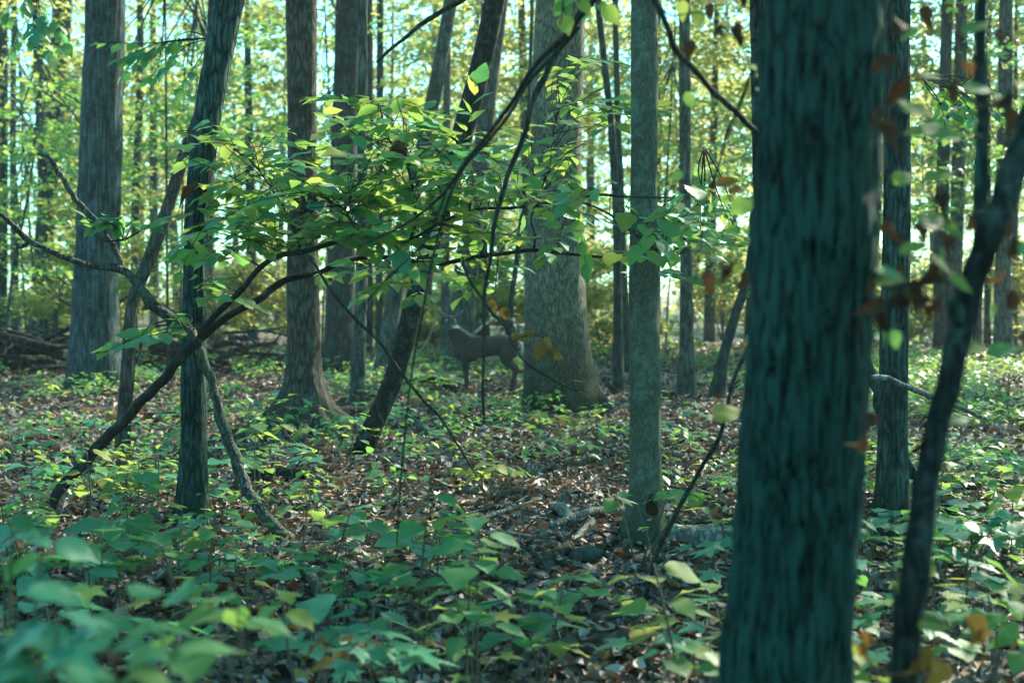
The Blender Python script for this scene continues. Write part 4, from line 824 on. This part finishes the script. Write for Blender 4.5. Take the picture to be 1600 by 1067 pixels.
    mi[(c[:, 0] < -.545) & (c[:, 2] < .72) & (c[:, 2] > .52) & (nr[:, 0] < -.4)] = 1
    mi[c[:, 2] < .035] = 2
    ear = (c[:, 2] > 1.165) & (np.abs(c[:, 0] - .527) > .055) & (nr[:, 1] > .55); mi[ear] = 3
    for s in (-1, 1): mi[np.linalg.norm((c - [.529 + s * .064, .066, 1.118]), axis=1) < .026] = 1
    body.polygons.foreach_set('material_index', mi)
    p = P(756, 604, 22.4); root = link('deer', None, loc=(p[0], 22.4, float(gz(p[0], 22.4))), label='brown white-tailed doe standing by the oak, head turned to look at us', cat='deer')
    root.rotation_euler[2] = math.pi + R(9)
    link('body', body, root)
    tail = tube([[-.55, 0, .78, .018], [-.585, 0, .74, .028], [-.605, 0, .68, .032], [-.608, 0, .61, .024], [-.60, 0, .55, .006]], 20, 12)
    link('tail', mesh('tail', tail, plain_mat('deer_tail', (.22, .2, .17), .85, .2, 20, (.45, .44, .42))), root)
    for s in (-1, 1):
        e = tube([[-.014, 0, 0, .002], [-.008, 0, 0, .010], [0, 0, 0, .0135], [.008, 0, 0, .010], [.014, 0, 0, .002]], 10, 10)
        link('eye', mesh('eye', e, black), root, loc=(.529 + s * .060, .078, 1.114))
    return root
deer()

# ------------------------------------------------------------------ seedlings
def plant(kind, mat, seed, h=.3, nleaf=6, size=.12):
    """A seedling built at the origin: Empty > stem, leaves (petioles as part of the stem)."""
    rs = np.random.default_rng(seed); root = bpy.data.objects.new('seedling', None); COL.objects.link(root)
    bend = rs.normal(0, .12, 2) * h
    st = [[0, 0, -.05, .0045], [bend[0] * .2, bend[1] * .2, h * .4, .004], [bend[0] * .7, bend[1] * .7, h * .8, .003], [bend[0], bend[1], h, .0022]]
    parts = [tube(st, 10, 5)]; top = np.array([bend[0], bend[1], h]); lv = []
    if kind == 'trefoil':
        for k in range(max(1, nleaf // 3)):
            a = rs.uniform(0, 6.28) if k == 0 else a + 6.28 / max(1, nleaf // 3) + rs.normal(0, .3)
            hz = np.array([math.cos(a), math.sin(a), .25]); e = top * [1, 1, rs.uniform(.75, 1)] + hz * rs.uniform(.05, .12)
            parts.append(tube([[*(top * .85), .0025], [*((top * .85 + e) / 2 + [0, 0, .015]), .002], [*e, .0018]], 6, 4))
            for da, sc in ((0, 1.0), (1.45, .82), (-1.45, .82)):
                lv.append((e, (math.cos(a + da), math.sin(a + da), rs.normal(-.08, .10)), (rs.normal(0, .12), rs.normal(-.06, .12), 1), size * sc * rs.uniform(.9, 1.15)))
    elif kind == 'lobed':
        for k in range(nleaf):
            lev = k // 2; nl = (nleaf + 1) // 2; z = h * (1 - .22 * lev); a = lev * 1.57 + (math.pi if k % 2 else 0) + rs.normal(0, .25) + seed
            b = np.array([bend[0] * z / h, bend[1] * z / h, z]); e = b + np.array([math.cos(a), math.sin(a), .35]) * rs.uniform(.05, .10) * (1 + .3 * lev)
            parts.append(tube([[*b, .002], [*e, .0014]], 3, 4)); lv.append((e, (math.cos(a), math.sin(a), rs.normal(-.12, .12)), (rs.normal(0, .13), rs.normal(-.06, .13), 1), size * rs.uniform(.8, 1.15)))
    else:
        for k in range(nleaf):
            t = .45 + .55 * (k + .6) / nleaf; a = k * 2.4 + seed + rs.normal(0, .3)
            b = np.array([bend[0] * t, bend[1] * t, h * t]); rad_ = rs.uniform(.02, .09) * (1.25 - t * .6); e = b + np.array([math.cos(a), math.sin(a), .3]) * rad_
            parts.append(tube([[*b, .002], [*e, .0014]], 3, 4)); lv.append((e, (math.cos(a), math.sin(a), rs.normal(-.10, .15)), (rs.normal(0, .14), rs.normal(-.04, .14), 1), size * rs.uniform(.75, 1.2)))
    link('stem', mesh('stem', join(parts), M_STEM), root)
    lm = LM[({'trefoil': 'broad', 'lobed': 'lobed', 'oval': 'oval'}[kind], mat)]
    for e, x, up, s in lv: put_leaf(lm, root, e, x, up, s)
    root['nleaf'] = len(lv)
    return root
PROT = []
cols = {'leaf_blue_green': 'blue-green', 'leaf_mid_green': 'mid-green', 'leaf_yellow_green': 'yellow-green'}
for k, (kd, mt, h, n, s) in enumerate([('oval', 'leaf_blue_green', .28, 8, .155), ('oval', 'leaf_mid_green', .36, 8, .12), ('oval', 'leaf_yellow_green', .24, 6, .10), ('trefoil', 'leaf_blue_green', .26, 6, .145), ('trefoil', 'leaf_mid_green', .30, 9, .13), ('trefoil', 'leaf_yellow_green', .22, 3, .12),
                                       ('lobed', 'leaf_blue_green', .22, 4, .13), ('lobed', 'leaf_mid_green', .30, 6, .12), ('lobed', 'leaf_yellow_green', .26, 4, .11), ('oval', 'leaf_blue_green', .18, 5, .15), ('oval', 'leaf_mid_green', .50, 11, .11), ('oval', 'leaf_yellow_green', .42, 9, .10)]):
    PROT.append([plant(kd, mt, 40 + k, h, n, s), kd, cols[mt], True])
def children(o, _c={}):
    if o.name not in _c: _c[o.name] = [c for c in COL.objects if c.parent == o]
    return _c[o.name]
for pr in PROT: children(pr[0])
def place(k, x, y, s, rz, z=None):
    pr = PROT[k]
    if pr[3]: o = pr[0]; pr[3] = False
    else:
        o = pr[0].copy(); COL.objects.link(o)
        for c in children(pr[0]):
            d = c.copy(); d.parent = o; COL.objects.link(d)
    o.location = (x, y, float(gz(x, y))); o.rotation_euler = (rng.normal(0, .06), rng.normal(0, .06), rz); o.scale = (s, s, s)
    return o
rs = np.random.default_rng(77)
def px_of(x, y, z):
    v = np.array([x, y, z - CAM_H]); dep = v[1] * cp - v[2] * sp_; up = v[1] * sp_ + v[2] * cp
    return 800 + F * v[0] / dep, 533.5 - F * up / dep
AVOID = [(t.location.x, t.location.y, .22) for t in TREES.values()] + [(GP(905, 845)[0], GP(905, 845)[1], .55)]
def density(px, y):
    """How thickly seedlings cover the ground, after the photograph."""
    if 6.3 < y < 11 and 790 < px < 1060: return .04
    if 7.0 < y < 9 and 340 < px < 470: return .12
    if 9 < y < 12.9 and 520 < px < 640: return .04
    if 7.6 < y < 9.8 and 40 < px < 130: return .1
    if 7.4 < y < 10 and 480 < px < 790: return .2
    if y < 8.2:
        d = 1.0 if px < 700 else .8 if px < 1150 else .75
        if y > 7 and 500 < px < 1150: d *= .6
        return d
    if y < 11: return .95 if px < 300 else .5 if px < 560 else .35 if px < 780 else .14 if px < 960 else .5 if px < 1400 else .6
    if y < 16: return .55 if px < 300 else .6 if px < 560 else .75 if px < 780 else .55 if px < 1000 else .6
    return .6
seeds = []
def try_add(y0, y1, n, mind, sz):
    tries = 0; got = 0
    while got < n and tries < 20000:
        tries += 1
        y = math.sqrt(rs.uniform(y0 * y0, y1 * y1)); px = rs.uniform(-40, 1640); x = (px - 800) / F * y
        if rs.random() > density(px, y): continue
        if y > 6.2 and float(vnoise(np.array([[x * .9 + 3, y * .7, 7.3]]))[0]) < .45 and rs.random() < .8: continue
        if any((x - a) ** 2 + (y - b) ** 2 < c * c for a, b, c in AVOID): continue
        if any((x - s[0]) ** 2 + (y - s[1]) ** 2 < mind * mind for s in seeds): continue
        yel = .22 if y < 8 else .3
        c = rs.random(); col = 2 if c < yel else 1 if c < .6 else 0
        k = rs.choice([[0, 3, 6, 9], [1, 4, 7, 10], [2, 5, 8, 11]][col], p=[.22, .26, .34, .18]); seeds.append((x, y, k, sz * rs.uniform(.75, 1.3), rs.uniform(0, 6.28), px)); got += 1
try_add(5.0, 6.4, 60, .16, 1.2)
try_add(6.4, 8.4, 78, .17, 1.1)
try_add(8.4, 11.5, 54, .2, 1.0)
try_add(11.5, 17, 48, .3, 1.1)
NSEED = len(seeds)
# bands of depth and gaps between landmarks give every seedling its own description
BANDS = [(0, 6.0, 'nearest the camera'), (6.0, 7.2, 'short of the grey stick'), (7.2, 8.4, 'before the hollow trunk'), (8.4, 9.7, 'level with the dead limb'), (9.7, 11.5, 'just behind the dead limb'), (11.5, 13.8, 'level with the blackish trunk'), (13.8, 17.2, 'before the oak')]
cnt = {}
for x, y, k, s, rz, px in sorted(seeds, key=lambda t: t[5]):
    o = place(k, x, y, s, rz)
    band = next(b[2] for b in BANDS if b[0] <= y < b[1]); kd = {'oval': 'oval-leaved', 'trefoil': 'three-leaflet', 'lobed': 'lobed-leaf'}[PROT[k][1]]
    key = (band, kd, PROT[k][2]); cnt[key] = cnt.get(key, 0) + 1
    tag(o, f'{PROT[k][2]} {kd} seedling, {ORD[cnt[key] - 1]} such from the left {band}', 'seedling', 'seedlings on the forest floor')
    if 'nleaf' in o: del o['nleaf']
# tall blurred shrubs close to the camera, lower left
def shrub(label, x, y, tops, size, mat, kinds, seed, name='shrub', group=None, per=5):
    rs = np.random.default_rng(seed); z0 = float(gz(x, y)); root = link(name, None, loc=(x, y, z0), label=label, cat='shrub', group=group); b = np.array([x, y, z0])
    for px, py, d in tops:
        e = P(px, py, d) - b; m = e * [.55, .55, .6] + rs.normal(0, .03, 3)
        link('stem', mesh('stem', tube([[0, 0, -.05, .007], [*(m * .5), .006], [*m, .005], [*e, .0025]], 16, 6), M_STEM), root)
        for k in range(per):
            a = k * 2.4 + rs.normal(0, .4) + seed; t = 1 - .07 * k
            p = m + (e - m) * t; put_leaf(LM[(random.choice(kinds), mat)], root, p + np.array([math.cos(a), math.sin(a), 0]) * .015, (math.cos(a), math.sin(a), rs.normal(-.2, .15)), (rs.normal(0, .2), rs.normal(-.15, .2), 1), size * rs.uniform(.8, 1.2))
SG = 'blurred leafy shrubs close to the camera'
shrub('large blurred shrub with broad blue-green leaves in the lower left corner', -.95, 2.75, [(20, 930, 2.7), (90, 965, 2.6), (60, 1050, 2.5), (-20, 1010, 2.6)], .14, 'leaf_blue_green', ['lobed', 'broad'], 1, group=SG)
shrub('blurred shrub with long pointed leaves beside the corner shrub', -.62, 3.0, [(190, 935, 3.0), (250, 985, 2.9), (170, 1020, 2.8)], .135, 'leaf_mid_green', ['lobed', 'oval'], 2, group=SG, per=4)
shrub('blurred shrub whose single heart-shaped leaf droops over the litter', -.62, 3.3, [(320, 920, 3.3), (370, 950, 3.3), (290, 990, 3.2)], .14, 'leaf_mid_green', ['broad'], 3, group=SG, per=3)
shrub('slender shrub at the outer edge with two pale blurred leaves', -1.25, 3.6, [(20, 815, 3.6), (70, 830, 3.6)], .13, 'leaf_blue_green', ['oval', 'broad'], 4, group=SG, per=3)
shrub('thin upright shrub bearing three round yellowish leaves', -.60, 4.5, [(440, 925, 4.4)], .105, 'leaf_yellow_green', ['broad'], 5, group=SG, per=4)
shrub('low shrub with broad green leaves at the bottom edge', -.30, 4.4, [(590, 985, 4.6), (540, 1010, 4.5), (640, 1010, 4.6)], .15, 'leaf_blue_green', ['lobed'], 6, group=SG, per=4)
shrub('low shrub with broad leaves by the foot of the thick foreground trunk', .53, 4.3, [(1040, 1010, 4.3), (1085, 1020, 4.3), (1110, 1000, 4.4)], .10, 'leaf_mid_green', ['broad'], 7, group=SG, per=4)
shrub('yellowing shrub at the bottom edge between foreground trunk and sapling', .98, 3.9, [(1345, 1010, 3.9), (1370, 1040, 3.9), (1335, 1050, 3.8)], .08, 'leaf_yellow_green', ['oval', 'broad'], 8, group=SG, per=4)
shrub('dark green shrub at the lower right corner', 1.55, 4.4, [(1560, 960, 4.4), (1600, 990, 4.4), (1580, 925, 4.4)], .11, 'leaf_mid_green', ['broad', 'oval'], 9, group=SG, per=4)
shrub('spreading blue-green shrub beside the slanting sapling', 2.1, 6.9, [(1500, 815, 6.9), (1550, 825, 6.9), (1470, 850, 6.8), (1590, 800, 7)], .14, 'leaf_blue_green', ['lobed', 'broad'], 10, group=SG, per=5)
shrub('bright seedling clump at the foot of the oak', .10, 15.6, [(840, 645, 15.6), (875, 650, 15.5), (905, 655, 15.5), (930, 640, 15.6)], .17, 'leaf_yellow_green', ['oval', 'lobed'], 11, per=6)
shrub('pale-leaved shrub in front of the slim hollow trunk', .70, 7.9, [(960, 772, 7.9), (1045, 765, 7.7), (1085, 765, 7.8)], .12, 'leaf_mid_green', ['lobed', 'oval'], 12, per=5)
g_ = GP(165, 690)
shrub('small seedling with pale orange autumn leaves by the slanting stem of the leafy tree', g_[0], g_[1], [(140, 634, g_[1]), (185, 645, g_[1]), (205, 640, g_[1] - .1)], .13, 'leaf_dry_orange', ['oval'], 21, per=4)
shrub('withering plant with curled tan leaves at the bottom edge', -.55, 4.7, [(520, 1005, 4.7), (560, 1000, 4.7), (535, 1030, 4.6)], .09, 'leaf_dry_orange', ['curled', 'oval'], 22, per=3)
shrub('seedling with withered brown leaves in front of the dark bending trunk', -1.85, 7.7, [(272, 838, 7.7), (215, 832, 7.7)], .10, 'leaf_withered', ['curled', 'oval'], 23, per=3)
g_ = GP(470, 700)
shrub('bright yellow-green seedlings at the foot of the flared-root tree', g_[0], g_[1], [(400, 668, g_[1]), (440, 662, g_[1]), (480, 668, g_[1]), (520, 690, g_[1])], .15, 'leaf_yellow_green', ['oval', 'lobed'], 24, per=6)
g_ = GP(190, 800)
shrub('clump of yellow-green seedlings beside the foot of the arching leafy tree', g_[0], g_[1], [(150, 742, g_[1]), (200, 735, g_[1]), (245, 742, g_[1]), (180, 760, g_[1]), (225, 765, g_[1])], .13, 'leaf_yellow_green', ['oval', 'lobed'], 25, per=6)
g_ = GP(760, 800)
shrub('yellow-green leaf clump standing between the two hanging stems', g_[0], g_[1], [(772, 722, g_[1]), (810, 732, g_[1]), (745, 735, g_[1])], .13, 'leaf_yellow_green', ['oval', 'lobed'], 26, per=5)
# undergrowth too far and too many to count
def far_green(y0, y1, n, s0, lo=-9e9):
    y = np.sqrt(rs.uniform(y0 ** 2, y1 ** 2, n)); x = rs.uniform(-.42, .42, n) * y
    pxx = 800 + F * x / y; keep = (pxx > lo) & (vnoise(np.stack([x * .5, y * .35, x * 0 + 3], 1)) > .45) & ~((pxx > 695) & (pxx < 820) & (y > 18) & (y < 23)) & ~((pxx > 770) & (pxx < 1010) & (y < 11)); x, y = x[keep], y[keep]; n = len(x); m = 7
    c = np.repeat(np.stack([x, y, gz(x, y) + rs.uniform(.10, .32, n)], 1), m, 0); a = rs.uniform(0, 6.28, n * m)
    p = c + np.stack([np.cos(a), np.sin(a), np.zeros(n * m)], 1) * rs.uniform(.02, .12, n * m)[:, None] + rs.normal(0, .03, (n * m, 3))
    d = np.stack([np.cos(a), np.sin(a), rs.normal(-.2, .25, n * m)], 1); up = np.stack([rs.normal(0, .25, n * m), rs.normal(0, .25, n * m), np.ones(n * m)], 1)
    tint = np.clip(np.repeat(rs.random(n), m) * .8 + rs.random(n * m) * .25, 0, 1)
    return ovate_cloud(p, d, up, s0 * rs.uniform(.7, 1.3, n * m), tint)
gA = far_green(8.2, 17, 380, .08); gB = far_green(17, 36, 1700, .11)
g2 = far_green(36, 80, 2600, .2)
gR = far_green(9.5, 30, 3200, .12, 1360); gL = far_green(10, 30, 1000, .1); gg = join([gA[0], gB[0], g2[0], gR[0], gL[0]]); tt = np.concatenate([gA[1], gB[1], g2[1], gR[1], gL[1]])
link('undergrowth', mesh('undergrowth', gg, M_UNDER, True, tt), kind='stuff', label='low green undergrowth spread over the forest floor', cat='undergrowth')

# ------------------------------------------------------------------ fallen leaves
def litter(y0, y1, n, s, k=.36):
    y = np.sqrt(rs.uniform(y0 ** 2, y1 ** 2, n)); x = rs.uniform(-k, k, n) * y + rs.normal(0, .6, n); return np.stack([x, y, gz(x, y)], 1), s * rs.uniform(.6, 1.4, n)
L = [litter(3.6, 8, 11000, .075, .5), litter(8, 14, 22000, .068), litter(14, 24, 21000, .09), litter(24, 42, 14000, .13)]
pos = np.vstack([a for a, _ in L]); sz = np.concatenate([b for _, b in L]); n = len(pos)
pos[:, 2] += rs.random(n) ** 2 * .045 + .006
a = rs.uniform(0, 6.28, n); d = unit(np.stack([np.cos(a), np.sin(a), rs.normal(0, .3, n)], 1)); up = unit(np.stack([rs.normal(0, .45, n), rs.normal(0, .45, n), np.ones(n)], 1)); s = unit(np.cross(up, d)); up = np.cross(d, s)
cur = rs.normal(.25, .45, n)[:, None] * sz[:, None]; cu2 = rs.normal(.1, .3, n)[:, None] * sz[:, None]
V = []
for i_, (tx, w) in enumerate(((-.5, .05), (-.15, .30), (.2, .27), (.5, .03))):
    for sd_ in (-1, 0, 1):
        V.append(pos + d * (sz[:, None] * tx) + s * (sz[:, None] * w * sd_) + up * (cur * abs(sd_) * w * 1.6 + cu2 * tx * tx * 2))
V = np.stack(V, 1).reshape(-1, 3); o = (np.arange(n) * 12)[:, None]
Q = np.concatenate([o + np.array([[r_ * 3 + c_, r_ * 3 + c_ + 3, r_ * 3 + c_ + 4, r_ * 3 + c_ + 1]]) for r_ in range(3) for c_ in range(2)])
tint = rs.random(n)
link('leaf_litter', mesh('leaf_litter', (V, Q, np.zeros((0, 3), int)), M_LITTER, True, np.repeat(tint, 12)), kind='stuff', label='brown and grey leaf litter covering the forest floor', cat='leaf litter')
LF = leaf_meshes('fallen', M_LITTER_OBJ, LITT)
for k in range(300):
    y = math.sqrt(rs.uniform(4.9 ** 2, 9.6 ** 2)); x = rs.uniform(-.37, .37) * y
    put_leaf(LF, ground, (x, y, float(gz(x, y)) + .035 + rs.uniform(0, .02)), (math.cos(k * 2.4), math.sin(k * 2.4), rs.normal(0, .25)), (rs.normal(0, .35), rs.normal(0, .35), 1), rs.uniform(.07, .125), 'fallen_leaf')
# twigs strewn about
tp = []
for k in range(420):
    y = math.sqrt(rs.uniform(4.5 ** 2, 20 ** 2)); x = rs.uniform(-.4, .4) * y; a = rs.uniform(0, 6.28); l_ = rs.uniform(.1, .5); z = float(gz(x, y)) + .04
    e = np.array([math.cos(a), math.sin(a), rs.normal(0, .1)]) * l_; r0 = rs.uniform(.002, .006)
    tp.append(tube([[x, y, z, r0], [x + e[0] * .5 + rs.normal(0, .02), y + e[1] * .5, z + .01 + abs(e[2]) * .5, r0 * .8], [x + e[0], y + e[1], z + abs(e[2]), r0 * .4]], 6, 5))
for k in range(260):
    y = math.sqrt(rs.uniform(5 ** 2, 16 ** 2)); x = rs.uniform(-.4, .4) * y; z = float(gz(x, y)); h = rs.uniform(.12, .5); r0 = rs.uniform(.0015, .0035)
    tp.append(tube([[x, y, z - .02, r0], [x + rs.normal(0, .03), y, z + h * .5, r0 * .8], [x + rs.normal(0, .07), y + rs.normal(0, .05), z + h, r0 * .4]], 6, 5))
link('twig_litter', mesh('twig_litter', join(tp), B_GREY), kind='stuff', label='thin twigs and dry stalks strewn through the leaf litter', cat='twigs')

# ------------------------------------------------------------------ the air of the wood
hm = bpy.data.materials.new('haze'); hm.use_nodes = True; hn = hm.node_tree.nodes; hn.clear()
pv = hn.new('ShaderNodeVolumePrincipled'); pv.inputs['Density'].default_value = HAZE; pv.inputs['Color'].default_value = (.86, .94, .95, 1); pv.inputs['Anisotropy'].default_value = .35
ho = hn.new('ShaderNodeOutputMaterial'); hm.node_tree.links.new(pv.outputs[0], ho.inputs['Volume'])
hv = np.array([(x, y, z) for z in (-1.3, 34) for x, y in ((-228, -70), (228, -70), (228, 430), (-228, 430))], float)
hq = np.array([(0, 3, 2, 1), (4, 5, 6, 7), (0, 1, 5, 4), (1, 2, 6, 5), (2, 3, 7, 6), (3, 0, 4, 7)])
link('haze', mesh('haze', (hv, hq, np.zeros((0, 3), int)), hm, False), kind='stuff', label='thin pale haze filling the wood', cat='haze')
